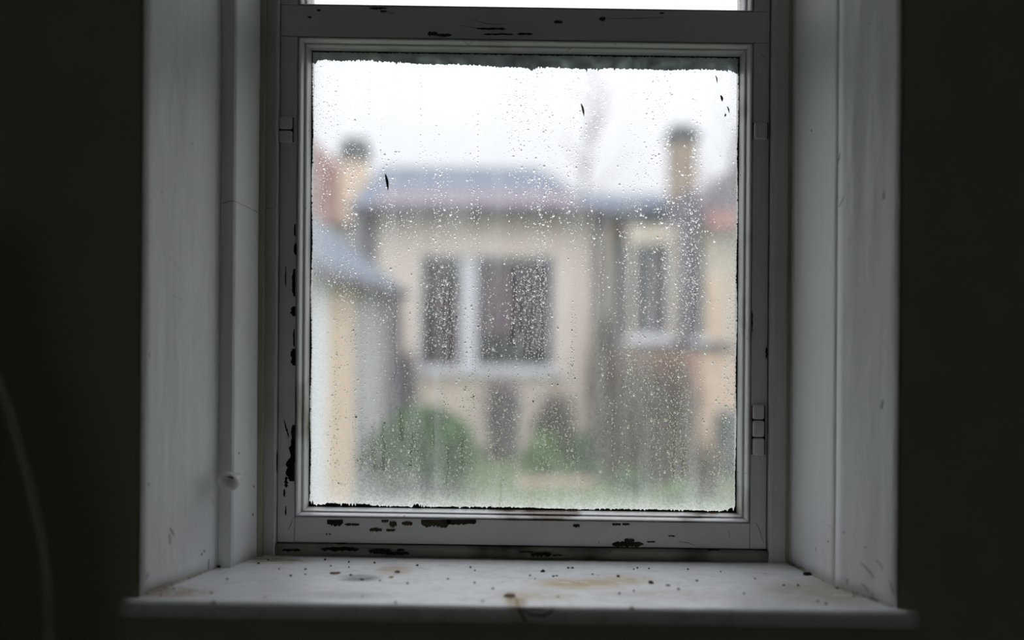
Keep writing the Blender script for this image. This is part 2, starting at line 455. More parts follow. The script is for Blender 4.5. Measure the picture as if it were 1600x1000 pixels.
# -- sill board with rounded nose
SF = Y(1.170)
xl0, xr0 = X(186, 1.170), X(1444, 1.170)
def sill_board():
    prof = []            # (y, z) of the nose, from top back round to the bottom back
    R = 0.010
    for k in range(9):
        a = math.pi / 2 + math.pi / 2 * k / 8
        prof.append((SF + R + R * math.cos(a), -R + R * math.sin(a)))
    prof += [(SF, -0.0165), (SF + .003, -0.0205)]
    V, Fc = [], []
    n = 90
    rr = random.Random(5)
    xs = [xl0 + (xr0 - xl0) * i / n for i in range(n + 1)]
    for i, x in enumerate(xs):
        inset = 0.006 if i in (0, n) else 0.0
        for y, z in prof:
            chip = 0.0
            g = math.exp(-((x - 0.022) / 0.012) ** 2)
            if z < -0.002: chip = 0.0035 * g
            V.append((x, y + inset + .0004 * math.sin(x * 60) + chip, SILL + z - (0.0012 * g if z > -.01 else 0) - (.001 if inset else 0)))
    P = len(prof)
    for i in range(n):
        for j in range(P - 1):
            Fc.append((i * P + j, (i + 1) * P + j, (i + 1) * P + j + 1, i * P + j + 1))
    # top surface and underside back to the wall / frame
    b0 = len(V)
    for i, x in enumerate(xs):
        xi = min(max(x, XL + .001), XR - .001)
        V.append((x, FW - .0005, SILL)); V.append((x, FW - .0005, SILL - .0205))
    for i in range(n):
        a, c = b0 + 2 * i, b0 + 2 * (i + 1)
        Fc.append((i * P, (i + 1) * P, c, a)); Fc.append((i * P + P - 1, (i + 1) * P + P - 1, c + 1, a + 1))
        Fc.append((a, c, c + 1, a + 1)) if False else None
    for e in (0, n):
        Fc.append(tuple([e * P + j for j in range(P)] + [b0 + 2 * e + 1, b0 + 2 * e]))
    Fc = [f for f in Fc if f]
    # inner board
    c0 = len(V)
    for x in (XL + .0005, XR - .0005):
        for y in (FW - .0005, 0.03):
            for z in (SILL, SILL - .0205): V.append((x, y, z))
    Fc += [(c0, c0 + 2, c0 + 6, c0 + 4), (c0 + 1, c0 + 3, c0 + 7, c0 + 5), (c0 + 2, c0 + 3, c0 + 7, c0 + 6)]
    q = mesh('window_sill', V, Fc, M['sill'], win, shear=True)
    for f in q.data.polygons: f.use_smooth = f.index < n * (P - 1)
    return q
sl = sill_board(); sl['label'] = 'white painted sill board with brown stains and a rounded nose'
box('sill_bearer', XL, XR, FW + .0006, 0.06, SILL - .075, SILL - .0208, M['wall'], win, shear=True)

# -- fixed frame
FD = 0.0                                  # frame face
fb = 0.066                                # frame depth
zt = HEAD - .02
def jamb(x0, x1, bead_side, label):
    """flat board with a rounded bead along its inner edge"""
    r = .0022
    if bead_side > 0:
        pts = [(x0 - .006, FD + .012), (x0, FD + .002), (x1 - .0052, FD + .002), (x1 - .005, FD - .0005)]
        pts += [(x1 - .0025 + .0025 * math.cos(a), FD + .001 - .0025 * math.sin(a)) for a in [math.pi * .8, math.pi * .6, math.pi * .45, math.pi * .3, math.pi * .1]]
        pts += [(x1, fb), (x0 - .006, fb)]
    else:
        pts = [(x1 + .006, FD + .012), (x1, FD + .002), (x0 + .0072, FD + .002), (x0 + .007, FD - .0005)]
        pts += [(x0 + .0035 + .0035 * math.cos(a), FD + .001 - .0028 * math.sin(a)) for a in [math.pi * .2, math.pi * .4, math.pi * .55, math.pi * .7, math.pi * .9]]
        pts += [(x0, fb), (x1 + .006, fb)]
    q = prism('frame_jamb', pts, SILL, zt, M['frame'], win, shear=True)
    q['label'] = label
    return q
jamb(X(409, D0), X(433, D0), 1, 'left frame jamb with a rounded bead')
jamb(X(1203, D0), X(1236, D0), -1, 'right frame jamb with a rounded bead')
JL, JR = X(433, D0), X(1203, D0)
zfs = Zr(855.5, D0)                        # top of frame sill
prism('frame_sill', [(.001, SILL - .001), (-.002, zfs - .003), (.002, zfs), (fb, zfs), (fb, SILL - .001)], JL, JR, M['sill_strip'], win, axis='x', shear=True)
box('frame_head', JL, JR, FD, fb, zt - .03, zt, M['rail'], win, shear=True)

# -- sash
SD = Y(1.412)                              # sash face
sx0, sx1 = X(435.6, 1.412), X(1199.8, 1.412)
gx0, gx1 = X(462, 1.412), X(1174.5, 1.412)     # rail inner edges, lower light
gz0, gz1 = Zr(812.5, 1.412), Zr(61.5, 1.412)
zb = Zr(852.3, 1.412)
ztr = Zr(13, 1.412)                        # top edge of the transom
uz0 = Zr(11, 1.412); uz1 = zt - .075
BK = .056
def part(name, *a, mat='frame', label=None, **k):
    q = box(name, *a, M[mat], win, shear=True, **k)
    if label: q['label'] = label
    return q
G = .0004
part('sash_stile', sx0, gx0, SD, BK, zb, gz1 - G, bevel=.0009, label='lower left stile with peeling black paint cracks')
part('sash_stile', gx1, sx1, SD, BK, zb, gz1 - G, bevel=.0009, label='lower right stile')
part('sash_rail', gx0 + G, gx1 - G, SD, BK, zb, gz0, mat='rail', bevel=.0009, label='bottom rail with paint flaked off to bare wood')
part('transom_rail', sx0, sx1, SD, BK, gz1, ztr, mat='rail', bevel=.0009, label='dark cross rail between the two panes')
part('sash_stile', sx0, gx0, SD, BK, ztr + G, zt - .032, bevel=.0009, label='upper left stile')
part('sash_stile', gx1, sx1, SD, BK, ztr + G, zt - .032, bevel=.0009, label='upper right stile')
part('sash_rail', gx0 + G, gx1 - G, SD, BK, uz1, zt - .032, mat='rail', bevel=.0009, label='top rail above the upper pane')
box('dark_gap_fill', JL, sx0 + .006, .018, .045, zfs, zt - .03, M['grime_and_gap'], win, shear=True)  # added black filler: blocks leaking daylight, gap shade put into its colour
box('dark_gap_fill', sx1 - .006, JR, .018, .045, zfs, zt - .03, M['grime_and_gap'], win, shear=True)
box('dark_gap_fill', JL, JR, .018, .045, zfs, zb + .006, M['grime_and_gap'], win, shear=True)
# rebate boards under the beads (carry the glass)
GD = Y(1.4425)
prof = [(0, 0), (.015, .15), (.06, .15), (.10, .02), (.20, -.01), (.30, .03), (.40, .14), (.48, .3), (.50, .42), (.58, .43), (.64, .38),
        (.74, .42), (.84, .58), (.9, .8), (1, 1)]
def beads(x0, x1, z0, z1, tl, tr, tt, tb, sides='lrtb', low='bead'):
    """mitred glazing beads; each side a mesh of its own"""
    D = GD - .0015 - SD
    def P(side, s, u, end):
        ox0, ox1, oz0, oz1 = x0 + tl * s, x1 - tr * s, z0 + tb * s, z1 - tt * s
        y = SD + D * u
        return {'l': (ox0, y, oz0 if end == 0 else oz1), 'r': (ox1, y, oz0 if end == 0 else oz1),
                't': (ox0 if end == 0 else ox1, y, oz1), 'b': (ox0 if end == 0 else ox1, y, oz0)}[side]
    for side in sides:
        g = .0003
        V, Fc = [], []
        nn = len(prof)
        for end in (0, 1):
            for s, u in prof:
                p = list(P(side, s, u, end))
                k = 2 if side in 'lr' else 0
                p[k] += g if end == 0 else -g
                V.append(tuple(p))
            # back corner points inside the rebate
            for s, u in ((1, 1.05), (0, 1.05)):
                p = list(P(side, s, u, end)); p[2 if side in 'lr' else 0] += g if end == 0 else -g
                V.append(tuple(p))
        w = nn + 2
        for j in range(w): Fc.append((j, (j + 1) % w, w + (j + 1) % w, w + j))
        Fc.append(tuple(range(w))); Fc.append(tuple(range(w, 2 * w)))
        q = mesh('glazing_bead', V, Fc, M['bead_low' if side == 'b' and low else 'bead'], win, shear=True)
        q['label'] = {'l': 'left', 'r': 'right', 't': 'top', 'b': 'bottom'}[side] + ' moulded glazing bead' + (' stained brown' if side == 'b' else '')
GX0, GX1 = X(484.5, 1.442), X(1152.5, 1.442)
GZ0, GZ1 = Zr(796, 1.442), Zr(84, 1.442)
beads(gx0 + .0004, gx1 - .0004, gz0 + .0004, gz1 - .0004, GX0 - gx0, gx1 - GX1, gz1 - GZ1, GZ0 - gz0)
UZ0 = Zr(5, 1.442)
beads(gx0 + .0004, gx1 - .0004, ztr + .0004, uz1 - .0004, GX0 - gx0, gx1 - GX1, .012, .006, low=None)
# outer weathering stops behind the glass
for z0_, z1_ in ((gz0, gz1), (ztr, uz1)):
    a = .004 if z0_ == gz0 else .002
    part('glazing_rebate', gx0, GX0 - .0005, GD + .0035, BK, z0_, z1_)
    part('glazing_rebate', GX1 + .0005, gx1, GD + .0035, BK, z0_, z1_)
    part('glazing_rebate', GX0, GX1, GD + .0035, BK, z0_, z0_ + a)
    part('glazing_rebate', GX0, GX1, GD + .0035, BK, z1_ - .01, z1_)

# -- glass
pane = box('glass_pane', gx0 + .001, gx1 - .001, GD, GD + .003, gz0 + .001, gz1 - .001, M['glass'], win, shear=True)
pane['label'] = 'large lower pane misted with condensation'
pane2 = box('glass_pane', gx0 + .001, gx1 - .001, GD, GD + .003, ztr + .001, uz1 - .001, M['glass'], win, shear=True)
pane2['label'] = 'upper pane cut off by the top of the picture'


# smooth value noise on a grid, numpy
def vnoise(x, z, fx, fz, seed):
    r = np.random.default_rng(seed)
    T = r.random((256, 256))
    u, v = x * fx + 37.3, z * fz + 61.7
    i, j = np.floor(u).astype(int), np.floor(v).astype(int)
    a, b = u - i, v - j
    a, b = a * a * (3 - 2 * a), b * b * (3 - 2 * b)
    g = lambda p, q: T[p % 256, q % 256]
    return (g(i, j) * (1 - a) + g(i + 1, j) * a) * (1 - b) + (g(i, j + 1) * (1 - a) + g(i + 1, j + 1) * a) * b


W_, H_ = GX1 - GX0, GZ1 - GZ0
# run-off tracks: px column, px top, px bottom, width (mm), clearing
TRACKS = [(694, 455, 645, 2.2, .9), (664, 470, 520, 2.6, .8), (665, 520, 572, 3.5, .9), (704, 460, 565, 3.0, .9), (714, 430, 572, 4.0, .9),
          (745, 320, 350, 1.5, .6), (747, 290, 420, 1.2, .6), (752, 400, 560, 2.6, .7), (803, 420, 540, 4.5, .9), (812, 470, 520, 5, .9),
          (846, 410, 570, 2.4, .9), (838, 405, 560, 2.2, .8), (830, 440, 560, 3.0, .8), (822, 430, 560, 2.2, .7), (556, 600, 735, 1.4, .9),
          (622, 330, 420, 1.3, .7), (617, 420, 600, 1.4, .8), (552, 500, 560, 1.0, .7), (680, 672, 700, 1.6, .9), (724, 690, 740, 1.5, .9),
          (645, 680, 735, 1.8, .9), (600, 660, 740, 2.8, .8), (785, 740, 796, 1.0, .9), (779, 655, 720, 1.5, .8), (627, 640, 690, 2.4, .8),
          (896, 480, 600, 1.0, .8), (913, 370, 430, 1.1, .7), (1055, 620, 742, 1.5, .8), (1068, 690, 740, 1.4, .8), (910, 740, 770, 1.3, .7),
          (1085, 400, 520, 2.6, .5), (975, 380, 520, 1.6, .5), (566, 640, 740, 2.4, .7), (585, 660, 740, 3.0, .6), (662, 230, 320, 1.0, .5),
          (940, 330, 470, 1.2, .5), (1098, 560, 700, 1.2, .6), (527, 420, 760, 1.0, .4), (505, 250, 330, 1.2, .5), (836, 480, 640, 1.3, .6),
          (700, 700, 760, 1.6, .6), (740, 560, 640, 1.2, .5), (874, 560, 700, 1.1, .5), (1010, 560, 660, 1.1, .5), (960, 620, 740, 1.1, .5)]
def mist_at(x, z):
    m = 0.05 + 0.05 * vnoise(x, z, 14, 9, 1) + 0.10 * vnoise(x, z, 60, 5, 2) + 0.05 * vnoise(x, z, 160, 30, 3)
    dl, dr, db, dt = x - GX0, GX1 - x, z - GZ0, GZ1 - z
    m += 0.34 * np.exp(-np.clip(dl, 0, 1) / .016) + 0.26 * np.exp(-np.clip(dr, 0, 1) / .018)
    m += 0.50 * np.exp(-np.clip(db, 0, 1) / (.018 + .012 * vnoise(x, z, 30, 1, 4))) + 0.1 * np.exp(-np.clip(dt, 0, 1) / .02)
    for k, (px, t, b, w, c) in enumerate(TRACKS):
        cx = X(px, 1.441) + .0016 * np.sin(z * 70 + k * 1.7) + .0008 * np.sin(z * 210 + k)
        za, zb_ = Zr(t, 1.441), Zr(b, 1.441)
        g = np.exp(-((x - cx) / (w * .00075)) ** 2)
        e = 1 / (1 + np.exp((z - za) / .0015)) / (1 + np.exp((zb_ - z) / .0015))
        m *= 1 - (.85 if b < 600 else .6) * c * g * e
    return np.clip(m, .02, .95)


# droplets, generated first so that the mist can be missing where they sit
def droplet_field(x0, x1, z0, z1, n, seed):
    r = np.random.default_rng(seed)
    out = []
    N_ = n * 5
    x = r.uniform(x0 + .002, x1 - .002, N_); z = r.uniform(z0 + .003, z1 - .006, N_)
    colm = vnoise(x, z, 75, 4.5, seed + 1) * .6 + vnoise(x, z, 22, 7, seed + 2) * .4
    dens = np.clip((colm - .36) * 3.2, .05, 1) ** 1.5
    px = 800 + x / 1.441 * F; py = 500 - (z - ZC) / 1.441 * F
    dens *= np.where((px > 530) & (px < 775) & (py < 235), .12, 1)        # nearly clear patch of the sky
    dens *= np.where((px < 512) & (py > 440), .35, 1)
    dens *= np.where(py > 765, .45, 1)
    for bx, by, sx, sy, g in ((805, 160, 22, 60, 1.2), (893, 230, 14, 130, 1.4), (690, 480, 30, 90, .9), (830, 470, 30, 80, 1.3),
                              (850, 290, 60, 30, .8), (1075, 420, 28, 110, 1.2), (600, 720, 50, 40, .8), (985, 560, 10, 60, 1.5), (530, 430, 30, 30, .8)):
        dens += g * np.exp(-((px - bx) / sx) ** 2 - ((py - by) / sy) ** 2)
    keep = r.random(N_) < dens * .62
    x, z = x[keep][:n], z[keep][:n]
    rad = np.exp(r.normal(math.log(.00054), .50, len(x)))
    rad = np.clip(rad, .0003, .0020)
    # keep only drops that do not sit on top of bigger ones
    order = np.argsort(-rad); x, z, rad = x[order], z[order], rad[order]
    cell = .005; grid = {}; ok = []
    for i in range(len(x)):
        c = (int(x[i] / cell), int(z[i] / cell)); good = True
        for a in (-1, 0, 1):
            for b in (-1, 0, 1):
                for j in grid.get((c[0] + a, c[1] + b), ()):
                    if (x[i] - x[j]) ** 2 + (z[i] - z[j]) ** 2 < (.92 * (rad[i] + rad[j])) ** 2: good = False; break
                if not good: break
            if not good: break
        if good: grid.setdefault(c, []).append(i); ok.append(i)
    return x[ok], z[ok], rad[ok]


def droplets(x, z, rad, yb, seed):
    r = np.random.default_rng(seed)
    n = len(x)
    SEG = 8
    rings = [(1.0, 0.0), (.92, .42), (.62, .80)]
    tv = []
    for rr, h in rings:
        for k in range(SEG): tv.append((rr * math.cos(2 * math.pi * k / SEG), -h, rr * math.sin(2 * math.pi * k / SEG)))
    tv.append((0, -1.0, 0)); base = len(tv)
    for k in range(SEG): tv.append((math.cos(2 * math.pi * k / SEG), 0, math.sin(2 * math.pi * k / SEG)))
    tv = np.array(tv)
    tf = []
    for i in range(2):
        for k in range(SEG):
            k2 = (k + 1) % SEG
            a, b, c, d = i * SEG + k, i * SEG + k2, (i + 1) * SEG + k2, (i + 1) * SEG + k
            tf += [(a, b, c), (a, c, d)]
    for k in range(SEG): tf.append((2 * SEG + k, 2 * SEG + (k + 1) % SEG, 3 * SEG))
    for k in range(1, SEG - 1): tf.append((base, base + k + 1, base + k))
    tf = np.array(tf)
    jit = 1 + .16 * r.standard_normal((n, SEG))
    jit = np.clip(jit, .7, 1.35)
    J = np.concatenate([jit, jit, jit, np.ones((n, 1)), jit], axis=1)
    V = np.empty((n, len(tv), 3))
    el = r.uniform(1.0, 1.35, n)
    V[:, :, 0] = x[:, None] + tv[None, :, 0] * rad[:, None] * J
    V[:, :, 1] = yb + tv[None, :, 1] * rad[:, None] * .80
    V[:, :, 2] = z[:, None] + tv[None, :, 2] * (rad * el)[:, None] * J
    V[:, :, 2] -= V[:, :, 0] * SHEAR
    Fa = (tf[None] + (np.arange(n) * len(tv))[:, None, None]).reshape(-1, 3)
    return V.reshape(-1, 3), Fa


def raw_mesh(name, V, Fa, mat, parent, smooth=True):
    me = bpy.data.meshes.new(name)
    me.vertices.add(len(V)); me.vertices.foreach_set('co', V.ravel().astype(np.float32))
    k = Fa.shape[1]
    me.loops.add(Fa.size); me.loops.foreach_set('vertex_index', Fa.ravel().astype(np.int32))
    me.polygons.add(len(Fa)); me.polygons.foreach_set('loop_start', (np.arange(len(Fa)) * k).astype(np.int32))
    me.update(calc_edges=True)
    me.polygons.foreach_set('use_smooth', np.full(len(Fa), smooth))
    me.validate()
    return link(name, me, mat, parent)


YF = GD - .0006                       # plane of the mist, on the room side of the glass
dx_, dz_, dr_ = droplet_field(GX0, GX1, GZ0, GZ1, 21000, 21)
# strings of drops along the run-off tracks
tx, tz, tr_ = [], [], []
rr = random.Random(3)
for k, (px, t, b, w, c) in enumerate(TRACKS):
    za, zb_ = Zr(t, 1.441), Zr(b, 1.441)
    zz = za
    while zz > zb_:
        tx.append(X(px, 1.441) + .0016 * math.sin(zz * 70 + k * 1.7) + .0008 * math.sin(zz * 210 + k) + rr.choice((-1, 1)) * rr.uniform(.001, .003))
        tz.append(zz); tr_.append(rr.uniform(.0005, .0012)); zz -= rr.uniform(.002, .006)
for px, t, b in ((575, 95, 250), (593, 190, 240), (655, 110, 260), (745, 180, 260), (525, 165, 235), (1093, 170, 300), (1123, 240, 290),
                 (652, 470, 560), (1133, 540, 700), (894, 470, 660), (888, 560, 720), (765, 580, 760)):
    zz = Zr(t, 1.441)
    while zz > Zr(b, 1.441):
        tx.append(X(px, 1.441) + rr.uniform(-.001, .001)); tz.append(zz); tr_.append(rr.uniform(.0007, .0016)); zz -= rr.uniform(.005, .012)
ax = np.concatenate([dx_, tx]); az = np.concatenate([dz_, tz]); ar = np.concatenate([dr_, tr_])
V, Fa = droplets(ax, az, ar, YF - .0002, 5)
dro = raw_mesh('water_droplets', V, Fa, M['water'], win)
tag(dro, 'condensation droplets beading and running down the lower pane', kind='stuff')

nx = 520; nz = 556
gx = np.linspace(GX0 - .001, GX1 + .001, nx); gz = np.linspace(GZ0 - .001, GZ1 + .001, nz)
XX, ZZ = np.meshgrid(gx, gz)
mist = mist_at(XX, ZZ)
sxs, szs = gx[1] - gx[0], gz[1] - gz[0]
for x, z, r in zip(ax, az, ar):
    i0 = int(round((x - gx[0]) / sxs)); j0 = int(round((z - gz[0]) / szs)); q = int(r / sxs + .3)
    cl = .55 if z > GZ0 + .06 else .9
    mist[max(0, j0 - q):j0 + q + 1, max(0, i0 - q):i0 + q + 1] *= cl
V = np.stack([XX, np.full_like(XX, YF), ZZ - SHEAR * XX], -1).reshape(-1, 3)
idx = np.arange(nx * nz).reshape(nz, nx)
Fa = np.stack([idx[:-1, :-1], idx[:-1, 1:], idx[1:, 1:], idx[1:, :-1]], -1).reshape(-1, 4)
film = raw_mesh('condensation_film', V, Fa, M['film'], win)
at_ = film.data.attributes.new('mist', 'FLOAT', 'POINT')
at_.data.foreach_set('value', mist.ravel().astype(np.float32))
tag(film, 'grey veil of condensation on the lower pane', kind='stuff')
# upper pane: only its lowest strip can be seen
ux, uz, ur = droplet_field(GX0, GX1, UZ0, UZ0 + .10, 900, 77)
V, Fa = droplets(ux, uz, ur, YF - .0002, 6)
tag(raw_mesh('water_droplets', V, Fa, M['water'], win), 'condensation droplets on the upper pane', kind='stuff')
nx2, nz2 = 120, 90
gx2 = np.linspace(GX0 - .001, GX1 + .001, nx2); gz2 = np.linspace(UZ0 - .001, uz1 - .01, nz2)
XX, ZZ = np.meshgrid(gx2, gz2)
V = np.stack([XX, np.full_like(XX, YF), ZZ - SHEAR * XX], -1).reshape(-1, 3)
idx = np.arange(nx2 * nz2).reshape(nz2, nx2)
Fa = np.stack([idx[:-1, :-1], idx[:-1, 1:], idx[1:, 1:], idx[1:, :-1]], -1).reshape(-1, 4)
f2 = raw_mesh('condensation_film', V, Fa, M['film'], win)
a2 = f2.data.attributes.new('mist', 'FLOAT', 'POINT')
a2.data.foreach_set('value', (0.24 + .12 * vnoise(XX, ZZ, 30, 8, 9)).ravel().astype(np.float32))
tag(f2, 'thin veil of condensation on the upper pane', kind='stuff')


# -- ragged band of old paint over the top of the glass
def ragged(name, pts_top, pts_bot, y, mat, thick=.0006, parent=win, label=None):
    n = len(pts_top)
    V = [(x, y, z) for x, z in pts_top] + [(x, y, z) for x, z in pts_bot] + [(x, y - thick, z) for x, z in pts_top] + [(x, y - thick, z) for x, z in pts_bot]
    Fc = []
    for i in range(n - 1):
        Fc += [(i, i + 1, n + i + 1, n + i), (2 * n + i, 3 * n + i, 3 * n + i + 1, 2 * n + i + 1),
               (n + i, n + i + 1, 3 * n + i + 1, 3 * n + i), (i, 2 * n + i, 2 * n + i + 1, i + 1)]
    q = mesh(name, V, Fc, mat, parent, shear=True)
    if label: q['label'] = label
    return q
rr = random.Random(12)
YP = YF - .0010
n = 420
top, bot = [], []
for i in range(n + 1):
    t = i / n; x = GX0 + W_ * t
    px = 800 + x / 1.441 * F
    low = 97.5 + 7.5 * min(1, max(0, (px - 490) / 330)) + .3
    if px > 830: low = 105.5
    if px < 580: low = 98
    low += 1.2 * math.sin(px * .05) * .6 + rr.gauss(0, .9) + (rr.random() < .06) * rr.uniform(-3, 4) + (5 * math.exp(-((px - 828) / 5) ** 2))
    if px > 1142: low += 6 * (px - 1142) / 10
    if px < 492: low += 6
    top.append((x, Zr(84.5, 1.441))); bot.append((x, Zr(low, 1.441)))
ragged('paint_smear', top, bot, YP, M['smear'], label='ragged grey band of paint over the top of the glass')
top2 = [(x, z + .0002) for x, z in top]
bot2 = [(x, z - rr.uniform(.0008, .0024)) for x, z in top]
ragged('mould_line', top2, bot2, YP - .0007, M['grime_and_gap'], label='black mould line under the top bead')
# bottom mould: clumpy line on the glass just above the bead
top, bot = [], []
for i in range(n + 1):
    t = i / n; x = GX0 + W_ * t
    px = 800 + x / 1.441 * F
    h = 1.6 + 1.6 * abs(math.sin(px * .013 + 1)) * (.3 + rr.random()) + rr.random() * 1.2
    if 510 < px < 580: h += 2.2
    if 648 < px < 668: h += 5 * rr.random()
    if px > 1128: h += (px - 1128) * .33 * (.7 + .3 * rr.random())
    if px < 492: h += 8 * rr.random()
    if rr.random() < .08: h *= .3
    top.append((x, Zr(796 - h, 1.441))); bot.append((x, Zr(798, 1.441)))
ragged('mould_line', top, bot, YP, M['grime_and_gap'], label='clumps of black mould along the bottom of the glass')
for side in (0, 1):
    top, bot = [], []
    for i in range(n + 1):
        t = i / n; z = GZ0 + H_ * t
        py = 500 - (z - ZC) / 1.441 * F
        w = (.0014 if side else .0016) * (1 + .5 * math.sin(z * 40 + side)) + abs(rr.gauss(0, .0005)) + (rr.random() < .05) * rr.uniform(0, .002)
        a = GX1 if side else GX0
        s = -1 if side else 1
        top.append((a, z)); bot.append((a + s * w, z))
    ragged('mould_line', top, bot, YP, M['grime_and_gap'], label=('right' if side else 'left') + ' edge of the glass lined with dark mould')


# -- patches where the paint has come off
def patch(x0, y0, x1, y1, d, mat='wood', jag=.55, name='bare_patch', top_flat=False, slant=0.0, n=16):
    r = random.Random(int(x0 * 31 + y0 * 17))
    up, dn = [], []
    for i in range(n + 1):
        t = i / n; px = x0 + (x1 - x0) * t
        env = min(1, 9 * t * (1 - t) + .08)
        m_ = (y0 + y1) / 2 + slant * (t - .5); h = (y1 - y0) / 2 * env
        a = m_ - h * (1 - (0 if top_flat else jag) * r.random())
        if top_flat: a = y0
        up.append((px, a)); dn.append((px, m_ + h * (1 - jag * 1.3 * (r.random() if i % 3 else r.choice((0, .2, .9))))))
    loop = up + dn[::-1]
    P = [at(a, b, d) for a, b in loop]
    k = len(P); e = Vector((0, -.0005, 0))
    V = P + [p + e for p in P]
    # as quads strips so the shape may be concave
    Fc = []
    for off in (0, k):
        for i in range(n): Fc.append((off + i, off + i + 1, off + k - 2 - i, off + k - 1 - i))
    Fc += [(i, (i + 1) % k, k + (i + 1) % k, k + i) for i in range(k)]
    return mesh(name, V, Fc, M[mat], win)
def vpatch(x0, y0, x1, y1, d, mat='wood', n=10, slant=0.0, name='bare_patch', right_flat=False):
    r = random.Random(int(x0 * 13 + y0 * 7))
    lf, rt = [], []
    for i in range(n + 1):
        t = i / n; py = y0 + (y1 - y0) * t; env = min(1, 5 * t * (1 - t) + .1)
        c = (x0 + x1) / 2 + slant * (t - .5); h = (x1 - x0) / 2
        lf.append((c - h * env * r.uniform(.3, 1.1), py)); rt.append((x1 if right_flat else c + h * env * r.uniform(.3, 1.1), py))
    loop = lf + rt[::-1]
    P = [at(a, b, d) for a, b in loop]; k = len(P); e = Vector((0, -.0005, 0))
    V = P + [p + e for p in P]; Fc = []
    for off in (0, k):
        for i in range(n): Fc.append((off + i, off + i + 1, off + k - 2 - i, off + k - 1 - i))
    Fc += [(i, (i + 1) % k, k + (i + 1) % k, k + i) for i in range(k)]
    return mesh(name, V, Fc, M[mat], win)
dS = 1.4119
for q in ((511, 812, 536, 823, 1), (538, 817, 562, 822, 0), (596, 812, 607, 817, 1), (608, 813, 620, 825, 0), (627, 814, 645, 822, 0),
          (577, 824, 597, 832, 0), (603, 826, 618, 831, 0), (658, 812, 704, 825, 1), (698, 812, 744, 821, 1), (895, 818, 906, 825, 0),
          (956, 817, 970, 822, 0), (972, 817, 984, 821, 0), (956, 845, 1006, 856, 0), (975, 841, 992, 848, 0), (1044, 836, 1055, 839, 0),
          (1010, 845, 1024, 848, 0), (668, 48, 684, 58, 0), (680, 52, 706, 58, 0), (577, 11, 605, 15, 0), (594, 16, 604, 20, 0),
          (745, 43, 790, 47, 0), (755, 52, 804, 55, 0), (808, 51, 832, 55, 0), (866, 32, 879, 37, 0), (936, 26, 946, 33, 0), (527, 848, 540, 855, 1),
          (495, 14, 501, 18, 0), (481, 25, 487, 29, 0), (1030, 19, 1038, 22, 0), (509, 833, 512, 836, 0), (514, 833, 517, 836, 0)):
    patch(*q[:4], dS, top_flat=bool(q[4]))
for q in ((500, 854, 562, 862), (575, 856, 612, 866), (600, 862, 640, 868), (620, 857, 632, 862), (810, 861, 835, 864), (828, 862, 862, 870),
          (862, 866, 880, 869), (1105, 857, 1125, 861), (440, 857, 470, 862)):
    patch(*q, D0 - .0045, mat='grime_and_gap')
for q in ((445, 415, 447.5, 449), (456, 420, 461.5, 463), (453, 479, 461.5, 494), (457.5, 514, 460.5, 541), (453, 545, 461.5, 571),
          (459, 350, 462, 369), (459, 380, 463, 398), (454, 664, 461, 705), (451, 690, 461, 722), (446, 716, 460, 752), (443, 744, 451, 762),
          (442.5, 764, 446.5, 777), (445, 790, 448, 806)):
    vpatch(*q, dS, mat='grime_and_gap', right_flat=q[2] > 459)
vpatch(446, 655, 449, 684, dS, mat='grime_and_gap', slant=8)
for q in ((410.5, 232, 412.5, 270), (1234, 150, 1236, 190), (1231.5, 640, 1233.5, 668), (432, 700, 434, 740), (431, 860, 435, 872)):
    vpatch(*q, D0 + .0015, mat='grime_and_gap')
vpatch(1195.5, 542, 1200, 560, dS, mat='grime_and_gap'); vpatch(1173.5, 485, 1176.5, 520, dS, mat='grime_and_gap')


# -- cracks, as thin dirt-filled lines lying on a surface
def crack(pxs, plane, r=.0004, name='crack', mat='crack', taper=True):
    p0, n_ = plane
    pts = [on_plane(a, b, p0, n_) for a, b in pxs]
    m_ = len(pts)
    rad = [r * (1 if not taper else max(.25, math.sin(math.pi * (i + .6) / (m_ + .2)))) for i in range(m_)]
    v, f = tube(pts, rad, 5)
    return mesh(name, v, f, M[mat], win)
P_sash = (Vector((0, SD, ZC)), Vector((0, 1, 0)))
def vplane(a, b):
    d = Vector((b[0] - a[0], b[1] - a[1], 0)); return (Vector((a[0], a[1], ZC)), Vector((d.y, -d.x, 0)).normalized())
P_l1 = vplane((XL, FW), (xa, Y(1.334))); P_l2 = vplane((xb, Y(1.336)), (xc, Y(1.405)))
P_r1 = vplane((XR, FW), (XK, Y(1.28))); P_r2 = vplane((XK, Y(1.28)), (XRI, Y(1.405)))
P_st = (Vector((0, Y(1.334), ZC)), Vector((0, 1, 0)))
P_sill = (Vector((0, 0, SILL)), Vector((SHEAR, 0, 1)).normalized())
crack([(348, 318), (356, 315), (367, 314)], P_st, .0005)
for i in range(10):          # the crack on the narrow reveal is a row of short dashes
    a = (369 + i * 3.5, 315 + i * 1.75)
    crack([a, (a[0] + 2.0, a[1] + 1.0)], P_l2, .00045, taper=False)
crack([(411, 324), (420, 325), (430, 327)], (Vector((0, .001, 0)), Vector((0, 1, 0))), .0003)
for pts in ([(458, 808), (454, 820), (450, 828)], [(1180, 815), (1186, 826), (1193, 848)], [(1138, 830), (1140, 840)], [(935, 845), (937, 850)],
            [(1176, 70), (1182, 63)], [(1190, 85), (1198, 92)], [(1186, 712), (1189, 720)], [(600, 15), (610, 21), (618, 19)],
            [(1060, 846), (1075, 848), (1085, 852)], [(735, 30), (760, 37), (790, 38)], [(720, 40), (745, 44), (775, 44)], [(940, 29), (990, 29), (1040, 27)],
            [(724, 64.5), (733, 70), (738, 65)], [(885, 80), (892, 76), (893, 73)]):
    crack(pts, P_sash, .00035)
